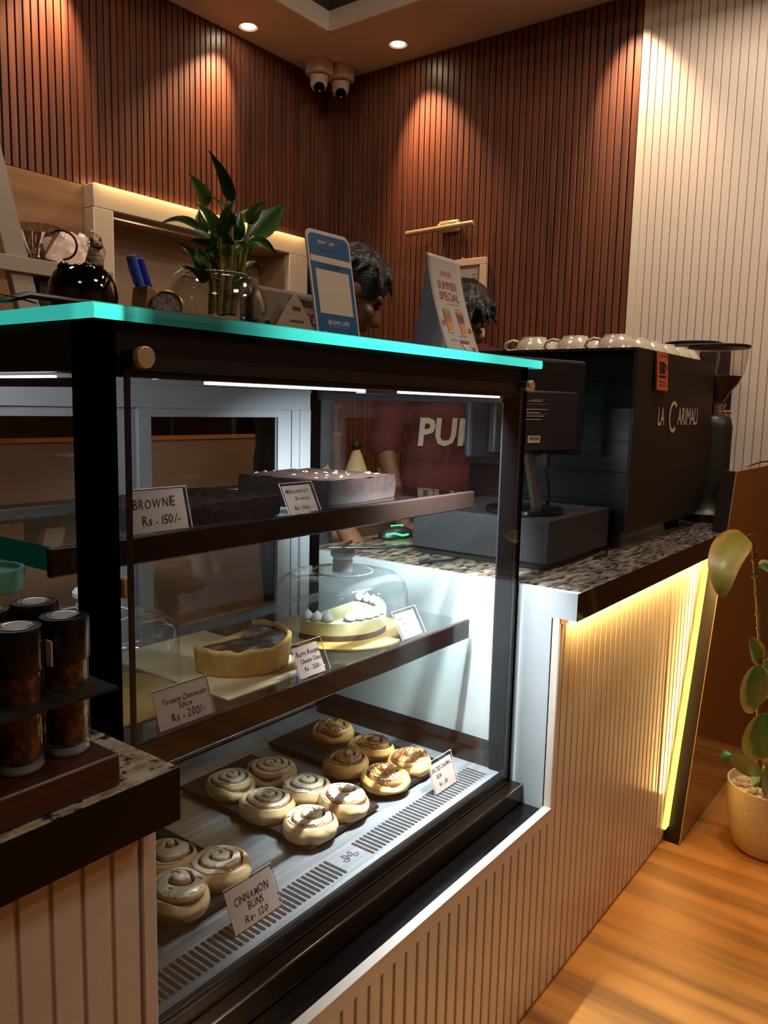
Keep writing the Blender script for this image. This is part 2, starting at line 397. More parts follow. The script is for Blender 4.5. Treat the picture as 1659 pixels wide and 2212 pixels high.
# ------------------------------------------------------------------ back wall furniture
# cream box frame with a recess, LED strip along its top edge
t = thing('display_niche', 'cream framed wall niche glowing along its top, under the left slatted wall', 'wall niche', (2.53, 2.93, 1.2))
mb = MB().box(1.915, 3.16, 2.90, YB+.01, 2.108, 2.198).box(1.915, 2.006, 2.90, YB+.01, .97, 2.108).box(3.026, 3.16, 2.90, YB+.01, .97, 2.108)
obj('frame', mb, m_cream, t, bevel=.003)
mb = MB().box(2.006, 3.026, YB+.16, YB+.17, .97, 2.108).box(2.004, 2.007, YB-.03, YB+.16, .97, 2.108).box(3.025, 3.028, YB-.03, YB+.16, .97, 2.108).box(2.006, 3.026, YB-.03, YB+.16, 2.107, 2.110); obj('back_panel', mb, pm('tan_panel', '#b09478', .6), t, smooth=0)
mb = MB().box(2.01, 2.5, 2.925, 2.935, 2.083, 2.09); obj('rail', mb, m_chrome, t)
mb = MB().box(1.93, 3.15, 2.915, 2.921, 2.2, 2.204); obj('led_strip', mb, emat('led_warm', (1, .55, .15), 1.2), t)
light('niche_led_light', 'AREA', (2.53, 2.885, 2.222), 1.5, (1, .60, .22), (2.53, 2.93, 2.1), 1.2, .012)
# low wooden cabinets with a dark open niche, seen through the case
t = thing('back_cabinet', 'brown wooden base cabinet along the back wall with a dark open slot', 'cabinet', (1.9, 2.6, 0))
m_cab = pm('cabinet_brown', '#7d6048', .5, var=('#70543e', (2, 2, 8), 4, .3, .7))
mb = MB().box(.2, 2.85, 2.40, 2.42, .08, 1.215).box(.2, 2.85, 2.42, 2.88, 1.195, 1.215).box(.2, .22, 2.42, 2.88, .08, 1.335).box(2.83, 2.85, 2.42, 2.88, .08, 1.335).box(.2, 2.85, 2.86, 2.88, .08, 1.335)
obj('body', mb, m_cab, t, smooth=0)
mb = MB().box(.2, 2.85, 2.40, 2.88, 1.335, 1.36); obj('worktop', mb, m_gran_r, t, smooth=0)
mb = MB().box(.2, 2.85, 2.395, 2.41, 1.213, 1.228); obj('shelf_edge', mb, pm('orange_edge', '#a86428', .4), t, smooth=0)
# cream-edged side counter by the right wall
t = thing('side_counter', 'cream edged low counter behind the case under the dark slatted wall', 'counter', (3.1, 2.2, 0))
mb = MB().box(2.93, 3.37, 1.55, 2.86, 0, .955); obj('body', mb, m_cab, t, smooth=0)
mb = MB().box(2.90, 3.38, 1.55, 2.86, .955, .99); obj('worktop', mb, m_cream, t, bevel=.003)
mb = MB().box(2.905, 3.38, 1.55, 2.86, .9905, .993); obj('stone_top', mb, m_gran_l, t, smooth=0)
t = thing('pastry_brush', 'white bristled brush with black knob hanging behind the case', 'brush', (3.05, 2.52, .994))
p = at(770, 990, 2.52)
mb = MB(); mb.cap = True; mb.lathe([(.062, 0), (.058, .012), (.03, .09), (.016, .125), (.0, .126)], (p.x, 2.52, 1.012), 20); obj('bristles', mb, pm('brush_bristle', '#e8d6a8', .7, bump=((300, 300, 8), .6, .004)), t)
mb = MB().ell((p.x-.005, 2.52, 1.155), .026); obj('knob', mb, m_black, t)
mb = MB().cyl((p.x, 2.52, .9935), (p.x, 2.52, 1.02), .042); obj('base', mb, m_black, t)
def cup_simple(px, Y, r, h, label, mat, cat='cup'):
    q = at(px, 1010, Y); mb = MB(); mb.cap = True; z = .994
    mb.lathe([(r*.85, z), (r, z+h), (r*.93, z+h), (r*.8, z+.006), (0, z+.006)], (q.x, Y, 0), 24); o = obj('paper_cup', mb, mat, loc=(q.x, Y, z)); return tag(o, label, cat)
cup_simple(828, 2.32, .03, .06, 'pale paper cup on the cream side counter', m_paper)
mb = MB(); q = at(846, 1030, 2.22); mb.ell((q.x, 2.22, .994+.02), (.045, .03, .02), 18, 10, wob=.3); tag(obj('cleaning_cloth', mb, pm('green_cloth', '#7d8a3a', .9, var=('#2c3018', (60, 60, 60), 3, .4, .6)), loc=(q.x, 2.22, .994)), 'crumpled yellow green cloth on the side counter end', 'cloth')
# A-frame display rack with dripper and crystal, upper left
t = thing('display_rack', 'white slanted display rack with a ledge at the left edge', 'rack', (1.3, 2.3, 1.36))
m_rack = pm('rack_white', '#b3a594', .25, coat=.3)
Yr = 2.25; mb = MB()
a = at(-38, 250, Yr); b = at(71, 690, Yr); n = (b-a).normalized(); wv = V((.034, 0, 0)); b = a+n*((a.z-1.362)/-n.z)
mb.prism([a-wv, a+wv, b+wv, b-wv], (0, .03, 0)); obj('slanted_post', mb, m_rack, t, smooth=0, bevel=.003)
a = at(-140, 540, Yr); b = at(205, 598, Yr)
mb = MB().box(a.x, b.x+.06, Yr-.012, Yr+.17, b.z-.022, b.z+.022); zl = b.z+.022; obj('ledge', mb, m_rack, t, smooth=0, bevel=.003)
mb = MB().box(a.x+.3, b.x+.05, Yr+.02, Yr+.16, 1.361, b.z-.022); obj('lower_box', mb, pm('box_dark', '#1c1518', .6), t, smooth=0)
# glass dripper
q = at(80, 553, Yr+.06); m_drip = glass('smoky_glass', (.50, .44, .40), 1.75)
t = thing('coffee_dripper', 'smoky ribbed glass coffee dripper with ring handle on the white ledge', 'coffee dripper', (q.x, q.y, zl))
mb = MB(); R0 = .085
def drip(u, v):
    r = (.020+(.068-.020)*v)*(1+.05*math.cos(u*2*PI*16+v*2.4)); return (q.x+r*math.cos(u*2*PI), q.y+r*math.sin(u*2*PI), zl+.02+.085*v)
mb.grid(drip, 96, 8, cu=True); obj('cone', mb, m_drip, t)
mb = MB(); mb.cap = True; mb.lathe([(.055, 0), (.056, .008), (.03, .014), (.024, .024)], (q.x, q.y, zl), 30); obj('base', mb, m_drip, t)
mb = MB().tube([(q.x+.055+.032*math.cos(k), q.y-.045-.026*math.cos(k), zl+.058+.042*math.sin(k)) for k in [PI*.75-2*PI*.62*i/20 for i in range(21)]], .0035); obj('handle', mb, m_black, t)
q = at(146, 560, Yr+.07); mb = MB().ell((q.x, q.y, zl+.052), (.070, .045, .058), 40, 24, wob=.42, seed=3)
tag(obj('salt_crystal', mb, pm('crystal', '#e8c8b4', .15, var=('#c08a6c', (30, 30, 30), 4, .35, .7), bump=((55, 55, 55), .9, .006), emit=((1, .66, .45), .22)), loc=(q.x, q.y, zl)), 'pale rough crystal rock glinting behind the dripper handle', 'crystal')  # faint emission puts the rock's glint into its material
q = at(168, 555, Yr+.11); mb = MB(); mb.lathe([(.04, 0), (.075, .03), (.085, .07), (.07, .115), (.045, .135)], (q.x, q.y, zl), 32)
tag(obj('glass_globe', mb, m_bowl, loc=(q.x, q.y, zl)), 'round clear glass globe behind the pale crystal', 'glass globe')

# picture lamp and framed certificate on the right wall
t = thing('picture_lamp', 'brass picture lamp on the right slatted wall above the certificate', 'wall lamp', (XR, 2.2, 2.22))
m_brass = pm('brass', '#cdb283', .32, metal=.35)
mb = MB().box(XR-.035, XR, 2.12, 2.235, 2.195, 2.25); obj('wall_plate', mb, m_brass, t, bevel=.012)
mb = MB().tube([(XR-.03, 2.18, 2.225), (XR-.075, 2.19, 2.222), (XR-.085, 2.2, 2.214)], .008); obj('arm', mb, m_brass, t)
mb = MB().tube([(XR-.09, 2.385, 2.196), (XR-.09, 2.0, 2.206)], .0125, 16); obj('lamp_bar', mb, m_brass, t, bevel=.003)
t = thing('certificate', 'pale wood framed certificate on the right wall behind the table card', 'certificate', (XR, 2.09, 1.92))
mb = MB(); F = .032; y0, y1, z0, z1 = 1.968, 2.245, 1.69, 2.062
mb.box(XR-.02, XR, y0, y1, z1-F, z1).box(XR-.02, XR, y0, y1, z0, z0+F).box(XR-.02, XR, y0, y0+F, z0+F, z1-F).box(XR-.02, XR, y1-F, y1, z0+F, z1-F)
obj('frame', mb, pm('pale_wood', '#d8bfa0', .4), t, bevel=.002)
mb = MB().box(XR-.008, XR-.002, y0+F, y1-F, z0+F, z1-F); sh = obj('certificate_sheet', mb, pm('certificate_paper', '#cfc2b4', .6), t, smooth=0)
mb = MB(); k = .012
for a in ((y0+F+k, y0+F+k+.002, z0+F+k, z1-F-k), (y1-F-k-.002, y1-F-k, z0+F+k, z1-F-k), (y0+F+k, y1-F-k, z1-F-k-.002, z1-F-k), (y0+F+k, y1-F-k, z0+F+k, z0+F+k+.002)): mb.box(XR-.0086, XR-.008, *a)
obj('border_line', mb, pm('grey_line', '#5a4a44', .6), sh, smooth=0)
mb = MB(); cyy, czz = 2.035, 1.965
mb.grid(lambda u, v: (XR-.0087, cyy+(.014+.006*v)*math.cos(-PI*.95*u-.1), czz+(.014+.006*v)*math.sin(-PI*.95*u-.1)), 16, 1)
mb.grid(lambda u, v: (XR-.0087, cyy+(.009+.003*v)*math.cos(PI*u), czz+(.009+.003*v)*math.sin(PI*u)), 16, 1)
mb.ell((XR-.0087, cyy, czz), (.0005, .004, .004), 10, 6); mb.box(XR-.0088, XR-.0086, cyy-.014, cyy+.014, czz+.022, czz+.0245)
obj('seal_print', mb, pm('seal_ink', '#4a4a4c', .6), sh, smooth=0)
mb = MB().cyl((XR-.02, 2.1, z1+.004), (XR-.001, 2.1, z1+.004), .006); obj('hook', mb, m_brass, t)

# ------------------------------------------------------------------ serving counter
YF, YO, ZT, ZB = .7034, .664, .964, .903
def ribbed(mb, x0, x1, y, z0, z1, pitch, gw, dep, top=0., slant=None):
    """grooved board facing -Y: ribs over a recessed backing"""
    mb.box(x0, x1, y+dep, y+.02, z0, z1)
    if top: mb.box(x0, x1, y, y+dep, z1-top, z1)
    x = x0
    while x < x1-.002:
        xe = min(x+pitch-gw, x1); mb.box(x, xe, y, y+dep, z0, z1-top); x += pitch
# long counter body right of the case with the low plinth under the case
t = thing('serving_counter', 'cream ribbed counter front running under the display case and coffee machine', 'counter', (1.6, .9, 0))
mb = MB()
ribbed(mb, .522, 1.583, YF, .012, .463, .0341, .0085, .004, .03)
ribbed(mb, 1.583, 2.36, YF, .012, ZB, .0347, .0075, .004)
# slanted right end of the front: the ribs get shorter towards the end panel
x = 1.583+.0347*23
xs = lambda z: 2.50+(z-.0)*.335
while x < 2.80:
    xe = x+.0272; zz = max(0.012, (x-2.463)/.2985)
    if zz < ZB: mb.prism([(x, YF, zz), (xe, YF, min(ZB, max(.012, (xe-2.463)/.2985))), (xe, YF, ZB), (x, YF, ZB)], (0, .02, 0))
    x += .0347
mb.prism([(2.36, YF+.004, .012), (2.466, YF+.004, .012), (2.732, YF+.004, ZB), (2.36, YF+.004, ZB)], (0, .016, 0))
obj('ribbed_front', mb, m_white, t, bevel=.0012)
mb = MB().box(.53, 1.575, YF+.021, 1.45, .0, .30).box(1.605, 3.35, YF+.03, 1.40, 0, ZB-.001); obj('carcass', mb, m_cab, t, smooth=0)
mb = MB().box(.52, 2.52, YF+.002, YF+.014, 0, .012); obj('kick_strip', mb, pm('kick_metal', '#b08a50', .3, metal=.6), t, smooth=0)
mb = MB().box(.522, 1.600, YF-.002, YF+.017, .463, .4665); obj('plinth_trim', mb, pm('white_trim', '#d9d0c8', .4), t, bevel=.001)
mb = MB().box(1.5845, 1.600, YF-.002, YF+.016, .4665, ZB-.012); obj('corner_trim', mb, m_white, t, bevel=.001)
mb = MB().box(.53, 1.58, YF+.017, .80, .440, .460); obj('plinth_ledge', mb, m_blackg, t, bevel=.001)
mb = MB().box(1.583, 1.600, YF+.016, 1.45, .30, ZB).box(1.583, 1.600, YO+.001, YF+.016, ZB-.0, ZT-.0005).box(1.583, 1.6, YF+.016, 1.45, ZB, ZT-.0005)
obj('marble_end_panel', mb, m_marble, t, smooth=0)
mb = MB().box(1.59, 1.61, YO+.03, YF+.0, ZB-.012, ZB-.0005); obj('led_end_cap', mb, pm('orange_cap', '#e08a3a', .4, emit=((1, .45, .1), .7)), t, smooth=0)
m_led = emat('led_strip_glow', (1, .70, .22), 8)
mb = MB().box(1.612, 2.76, YF-.016, YF-.006, ZB-.006, ZB-.0008); obj('led_strip', mb, m_led, t, smooth=0)
p0 = V((2.463+.2985*.05-.008, YF-.012, .05)); p1 = V((2.463+.2985*.893-.008, YF-.012, .893))
mb = MB().prism([p0+V((-.034, 0, 0)), p0, p1, p1+V((-.034, 0, 0))], (0, .011, 0)); obj('slanted_led_strip', mb, emat('led_strip_glow_bright', (1, .72, .15), 1.7), t, smooth=0)
light('counter_led_light', 'AREA', (2.2, YF-.013, ZB-.012), 4.0, (1, .55, .16), (2.2, YF+.02, 0), 1.15, .012)
o = light('counter_led_light', 'AREA', (2.463+.2985*.50-.05, YF-.018, .50), 1.9, (1, .55, .16), None, .014, .72)
_y = V((.2985, 0, 1)).normalized(); _z = V((1, .55, -.2985)).normalized(); _x = _y.cross(_z).normalized(); _z = _x.cross(_y)
o.rotation_euler = M(((_x.x, _y.x, _z.x), (_x.y, _y.y, _z.y), (_x.z, _y.z, _z.z))).to_euler()
t = thing('countertop', 'granite countertop under the black espresso machine', 'countertop', (2.2, 1.0, ZB))
mb = MB().box(1.6005, 3.37, YO+.0004, 1.46, ZB, ZT); o = obj('slab', mb, m_gran_r, t, smooth=0, bevel=.0015)
mb = MB().box(1.5835, 2.735, YO-.001, YO+.0005, ZB, ZT-.0006); obj('polished_edge', mb, m_gran_e, t, smooth=0)
# slanted end panel: dark edge and glossy brown laminate face
t = thing('end_panel', 'glossy brown laminate panel with a dark slanted edge beside the potted plant', 'cabinet panel', (2.9, .675, 0))
PY0, PY1 = .653, .700
xl = lambda z: 2.463+.2985*z
mb = MB().prism([(xl(.004)+.003, PY0, .004), (4.1, PY0, .004), (4.1, PY0, 1.163), (xl(1.163)+.003, PY0, 1.163)], (0, PY1-PY0, 0)); obj('panel', mb, m_lam, t, smooth=0)
mb = MB().prism([(xl(.004)-.002, PY0+.001, .004), (xl(.004)+.003, PY0+.001, .004), (xl(1.164)+.003, PY0+.001, 1.164), (xl(1.164)-.002, PY0+.001, 1.164)], (0, PY1-PY0, 0)); obj('dark_edge', mb, m_beam, t, smooth=0)
mb = MB().prism([(xl(.004)-.003, PY0-.001, .004), (xl(.004)-.0005, PY0-.001, .004), (xl(1.164)-.0005, PY0-.001, 1.164), (xl(1.164)-.003, PY0-.001, 1.164)], (0, .002, 0)); obj('edge_bead', mb, m_brass, t, smooth=0)
mb = MB().box(xl(.03), xl(.03)+.003, PY0+.002, PY1-.002, .004, .03); obj('foot', mb, m_chrome, t, smooth=0)

mb = MB().tube([at(1612, 1013, .675), at(1628, 1003, .672), at(1645, 998, .67), at(1700, 992, .67)], .003)
for v in mb.v: v.z = max(v.z, 1.1665)
tag(obj('cable', mb, m_pl, loc=(3.0, .675, 1.166)), 'thin black cable lying along the top of the brown panel', 'cable')
# left counter
t = thing('left_counter', 'cream grooved counter end at the lower left in front of the display case', 'counter', (.2, .95, 0))
mb = MB(); mb.box(-.9, .505, YF+.004, YF+.02, 0, ZB-.002); x = .505-.0055
while x > -.9: mb.box(x-.0292, x, YF, YF+.004, 0, ZB-.002); x -= .0352
obj('grooved_front', mb, m_white, t, bevel=.001)
mb = MB().box(.5065, .524, YF-.001, YF+.02, 0, ZB-.002); obj('corner_trim', mb, m_white, t, bevel=.001)
mb = MB().box(-.9, .522, YF+.021, 1.42, 0, ZB-.003); obj('carcass', mb, m_cab, t, smooth=0)
t = thing('countertop', 'speckled light granite countertop under the bean tubes, lower left', 'countertop', (.2, .95, ZB))
mb = MB().box(-.9, .526, YO, 1.42, ZB-.004, ZT-.004); obj('slab', mb, m_gran_l, t, smooth=0, bevel=.0012)
mb = MB().box(-.9, .527, YO-.001, YO+.0, ZB-.004, ZT-.0055).box(.526, .527, YO, 1.42, ZB-.004, ZT-.0055); obj('black_edge', mb, pm('black_edge_stone', '#080605', .3, spec=.25), t, smooth=0)

# ------------------------------------------------------------------ refrigerated display case
X0, X1, Y0, Y1, ZD, ZG = .527, 1.583, .80, 1.445, .53, 1.457
case = thing('display_case', 'black framed glass pastry case with glowing green glass top edge', 'display case', (1.05, 1.1, .463))
mb = MB().box(X0+.003, X1-.003, Y0, Y1, .4605, .505); obj('base', mb, m_blackg, case, smooth=0)
mb = MB().box(X0+.003, X1-.001, .772, Y0, .4605, .5045); obj('front_fascia', mb, pm('fascia_metal', '#4a382a', .2, metal=.8), case, bevel=.003)
mb = MB().box(X0+.003, X1-.001, .7712, .7735, .5030, .5052); obj('chrome_edge', mb, m_chrome, case, smooth=0)
# steel deck with the pressed air slots
mb = MB().box(X0+.02, X1-.015, Y0+.012, .895, ZD-.012, ZD).box(X0+.02, X1-.015, .8958, 1.376, ZD-.012, ZD-.0006).box(X0+.02, X1-.015, 1.376, 1.379, ZD-.012, ZD+.022).box(X0+.02, X1-.015, 1.376, 1.435, ZD+.018, ZD+.022)
dk = obj('deck', mb, m_steel, case, smooth=0)
def slot(mb, x, y0, y1, z, r):
    n = 6; poly = [(x+r*math.cos(PI+PI*i/n), y0+r*math.sin(PI+PI*i/n), z) for i in range(n+1)]+[(x+r*math.cos(PI*i/n), y1+r*math.sin(PI*i/n), z) for i in range(n+1)]
    mb.prism(poly, (0, 0, .0008))
m_slot = pm('slot_shadow_gap', '#070606', .9)
for xa, xb in ((.60, 1.035), (1.105, 1.525)):
    mb = MB(); x = xa
    while x < xb: slot(mb, x, .836, .884, ZD, .0032); x += .0118
    obj('slot_row', mb, m_slot, dk, smooth=0)
mb = MB(); x = .60
while x < 1.535: slot(mb, x, 1.387, 1.427, ZD+.022, .0026); x += .0112
obj('slot_row', mb, m_slot, dk, smooth=0)
mb = MB()
for a, l in ((20, .017), (65, .02), (115, .02), (160, .017)):
    c_ = V((1.068, .852, ZD+.0006)); d = V((math.cos(math.radians(a)), math.sin(math.radians(a)), 0)); s_ = V((-d.y, d.x, 0))
    P = [c_+d*(.006+l*k)+s_*(w_*.0052) for k, w_ in ((0, 0), (.35, 1), (.7, .8), (1, 0), (.7, -.8), (.35, -1))]
    Q = [c_+d*(.006+l*k)+s_*(w_*.0052) for k, w_ in ((.2, 0), (.42, .5), (.68, .4), (.82, 0), (.68, -.4), (.42, -.5))]
    n = len(P); mb.add(P+Q, [(i, (i+1) % n, n+(i+1) % n, n+i) for i in range(n)])
obj('leaf_emblem', mb, m_ink, dk, smooth=0)
# posts, head and roof
def post(x0, x1, y0, y1):
    mb = MB().box(x0, x1, y0, y1, .505, 1.44); obj('corner_post', mb, pm('post_black', '#060505', .9, spec=.0), case, smooth=0, bevel=.0015)
post(X0, X0+.030, Y0+.006, Y0+.05); post(X1-.034, X1, Y0+.006, Y0+.045); post(X0, X0+.03, Y1-.035, Y1); post(X1-.028, X1, Y1-.045, Y1)
mb = MB().box(X0+.03, X1-.034, Y0+.006, Y0+.03, 1.378, 1.44).box(X0+.003, X0+.02, Y0+.05, Y1-.035, 1.383, 1.44).box(X1-.02, X1-.003, Y0+.045, Y1-.045, 1.383, 1.44).box(X0+.03, X1-.03, Y1-.03, Y1-.005, 1.40, 1.44)
obj('top_rail', mb, m_brownblk, case, smooth=0)
mb = MB().box(X0+.02, X1-.02, Y0+.03, Y1-.03, 1.405, 1.439); obj('roof', mb, pm('case_roof', '#8f8c88', .5), case, smooth=0)
for a in ((X1-.03, X1-.004, Y0+.045, Y1-.045), (X0+.004, X0+.026, Y0+.05, Y1-.035)):
    mb = MB().box(*a, .505, .570); obj('side_sill', mb, m_blackg, case, smooth=0)
# panes
mb = MB().box(X0+.036, X1-.030, Y0-.004, Y0+.001, .508, 1.404); fp = obj('front_pane', mb, m_glass, case, smooth=0)
mb = MB(); a, b = X0+.036, X1-.03
mb.box(a, a+.009, Y0+.0012, Y0+.0016, .508, 1.404).box(b-.009, b, Y0+.0012, Y0+.0016, .508, 1.404).box(a, b, Y0+.0012, Y0+.0016, .508, .545).box(a, b, Y0+.0012, Y0+.0016, 1.386, 1.404)
obj('black_border', mb, m_pl, fp, smooth=0)
mb = MB().box(X0+.009, X0+.013, Y0+.05, Y1-.035, .57, 1.383); sp = obj('side_pane', mb, m_glass, case, smooth=0)
mb = MB().box(X0+.0132, X0+.0136, Y0+.055, Y0+.068, .57, 1.383).box(X0+.0132, X0+.0136, Y0+.055, Y1-.035, 1.365, 1.376); obj('black_border', mb, m_pl, sp, smooth=0)
mb = MB().box(X1-.014, X1-.010, Y0+.045, Y1-.045, .57, 1.383); sp = obj('side_pane', mb, m_glass, case, smooth=0)
mb = MB().box(X1-.0148, X1-.0144, Y0+.045, Y0+.058, .57, 1.383).box(X1-.0148, X1-.0144, Y0+.045, Y1-.045, .57, .588).box(X1-.0148, X1-.0144, Y0+.045, Y1-.045, 1.365, 1.383); obj('black_border', mb, m_pl, sp, smooth=0)
for px in (X0+.048, X1-.04):
    mb = MB().cyl((px, Y0-.026, 1.40), (px, Y0-.016, 1.40), .0125, n=28); kb = obj('standoff_knob', mb, m_brass, case, bevel=.0012)
    mb = MB().cyl((px, Y0-.016, 1.40), (px, Y0+.006, 1.40), .0115, n=24); obj('spacer', mb, m_pl, kb)
for zz in (1.128, ):
    mb = MB().box(X0+.032, X0+.046, Y0+.002, Y0+.02, zz-.012, zz+.012); obj('shelf_clip', mb, pm('clip_cream', '#b8a080', .4), case, bevel=.002)
# rear sliding doors and header
mb = MB().box(X0+.03, X1-.03, Y1-.035, Y1-.03, 1.337, 1.40).box(X0+.03, X1-.03, Y1-.04, Y1-.03, 1.382, 1.386).box(1.52, X1-.028, Y1-.035, Y1-.01, .55, 1.337); obj('rear_header', mb, m_alu, case, smooth=0, bevel=.001)
def door(x0, x1, y, nm):
    s = .034; mb = MB().box(x0, x0+s, y, y+.010, .555, 1.345).box(x1-.078, x1, y, y+.010, .555, 1.345).box(x0+s, x1-.078, y, y+.010, 1.318, 1.345).box(x0+s, x1-.078, y, y+.010, .555, .60)
    d = obj('sliding_door', mb, m_alu, case, bevel=.001)
    mb = MB().box(x0+s, x1-.078, y+.004, y+.007, .60, 1.318); obj('door_pane', mb, m_glass, d, smooth=0)
    mb = MB().box(x1-.08, x1-.0775, y-.0005, y+.0, .60, 1.318).box(x1-.03, x1-.028, y-.001, y, .56, 1.34); obj('door_seal', mb, m_pl, d, smooth=0)
door(1.028, 1.518, Y1-.028, 1); door(X0+.032, 1.065, Y1-.014, 2)
# shelves
m_rail = pm('shelf_rail', '#1c1411', .14, spec=.6)
def shelf(z, h, y0):
    mb = MB().box(X0+.02, X1-.022, y0+.006, 1.385, z-.012, z-.004); s = obj('glass_shelf', mb, glass('shelf_glass', (.93, .96, .95), 1.45), case, smooth=0)
    mb = MB().box(X0+.004, X1-.024, y0-.004, y0+.006, z-h, z+.0005); obj('shelf_rail', mb, m_rail, s, smooth=0, bevel=.0025)
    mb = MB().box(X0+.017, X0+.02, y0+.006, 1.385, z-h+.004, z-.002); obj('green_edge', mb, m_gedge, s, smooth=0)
    mb = MB().box(X0+.02, X1-.022, 1.37, 1.385, z-.03, z-.012); obj('rear_bracket', mb, m_alu, s, smooth=0)
shelf(1.166, .038, .918); shelf(.868, .044, .918)
# lamp tube under the head
m_tube = emat('case_tube_glow', (.86, .94, 1), 4)
mb = MB().box(.74, 1.075, Y0+.052, Y0+.070, 1.375, 1.3785).box(1.165, 1.545, Y0+.052, Y0+.070, 1.375, 1.3785); tb = obj('lamp_tube', mb, m_tube, case, smooth=0)
mb = MB().box(.66, 1.552, Y0+.046, Y0+.076, 1.379, 1.3885).box(1.075, 1.165, Y0+.05, Y0+.072, 1.372, 1.379); obj('lamp_holder', mb, m_alu, tb, smooth=0)
light('case_lamp_light', 'AREA', (1.39, Y0+.061, 1.370), 13, (.84, .93, 1), (1.39, Y0+.075, 0), .30, .014).data.spread = math.radians(72)
light('case_lamp_light', 'AREA', (1.20, Y0+.064, 1.368), 12, (.80, .93, 1), (1.60, 1.26, .84), .30, .014).data.spread = math.radians(96)
light('case_lamp_light', 'AREA', (.90, Y0+.061, 1.370), .25, (.88, .94, 1), (.90, Y0+.061, 0), .30, .014).data.spread = math.radians(120)
mb = MB().box(X0+.02, X0+.03, .93, 1.36, 1.3745, 1.3795); obj('lamp_tube', mb, m_tube, case, smooth=0)
light('case_lamp_light', 'AREA', (X0+.034, 1.15, 1.374), 2.2, (.88, .94, 1), (X0+.4, 1.2, 1.30), .40, .012)
# glass slab on top, edge lit from its own strip
mb = MB().box(.521, 1.619, .792, 1.449, 1.4405, ZG); tg = obj('top_glass', mb, pm('top_glass_tint', '#0b1412', .05, spec=.6), case, smooth=0)
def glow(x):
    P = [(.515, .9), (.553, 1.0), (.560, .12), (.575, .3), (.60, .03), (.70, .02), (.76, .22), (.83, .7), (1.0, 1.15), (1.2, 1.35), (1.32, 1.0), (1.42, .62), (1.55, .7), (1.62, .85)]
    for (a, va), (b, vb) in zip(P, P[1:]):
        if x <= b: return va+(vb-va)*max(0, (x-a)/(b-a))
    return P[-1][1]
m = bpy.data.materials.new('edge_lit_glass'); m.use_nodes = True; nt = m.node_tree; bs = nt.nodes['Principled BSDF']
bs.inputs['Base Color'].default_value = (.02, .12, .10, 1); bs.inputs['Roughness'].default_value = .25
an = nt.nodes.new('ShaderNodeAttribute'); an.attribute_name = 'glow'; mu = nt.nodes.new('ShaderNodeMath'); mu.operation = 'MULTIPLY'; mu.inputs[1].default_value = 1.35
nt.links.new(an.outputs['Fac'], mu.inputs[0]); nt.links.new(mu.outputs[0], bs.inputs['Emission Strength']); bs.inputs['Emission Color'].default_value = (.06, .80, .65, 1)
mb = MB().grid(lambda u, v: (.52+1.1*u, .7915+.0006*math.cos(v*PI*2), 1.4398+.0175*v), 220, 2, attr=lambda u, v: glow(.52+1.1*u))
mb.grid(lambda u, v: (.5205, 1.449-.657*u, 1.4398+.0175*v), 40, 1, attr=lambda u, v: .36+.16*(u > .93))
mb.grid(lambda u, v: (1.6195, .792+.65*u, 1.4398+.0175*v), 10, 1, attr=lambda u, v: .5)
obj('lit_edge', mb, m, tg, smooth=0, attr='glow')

# ------------------------------------------------------------------ pastries
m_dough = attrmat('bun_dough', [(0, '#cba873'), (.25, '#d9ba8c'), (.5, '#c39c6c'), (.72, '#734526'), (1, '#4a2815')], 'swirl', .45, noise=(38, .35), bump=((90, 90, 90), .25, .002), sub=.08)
m_icing = pm('white_icing', '#e6dccb', .3, var=('#cdb694', (70, 70, 70), 4, .45, .7), coat=.2, sub=.1)
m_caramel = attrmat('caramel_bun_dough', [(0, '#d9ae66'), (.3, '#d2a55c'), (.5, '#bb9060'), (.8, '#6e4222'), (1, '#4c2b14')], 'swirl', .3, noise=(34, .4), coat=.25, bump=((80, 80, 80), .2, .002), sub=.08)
m_glaze = pm('caramel_glaze', '#b08a58', .22, var=('#7e5228', (55, 55, 55), 4, .42, .66), coat=.3)
m_driz = pm('caramel_drizzle', '#5f2f12', .2, coat=.4)
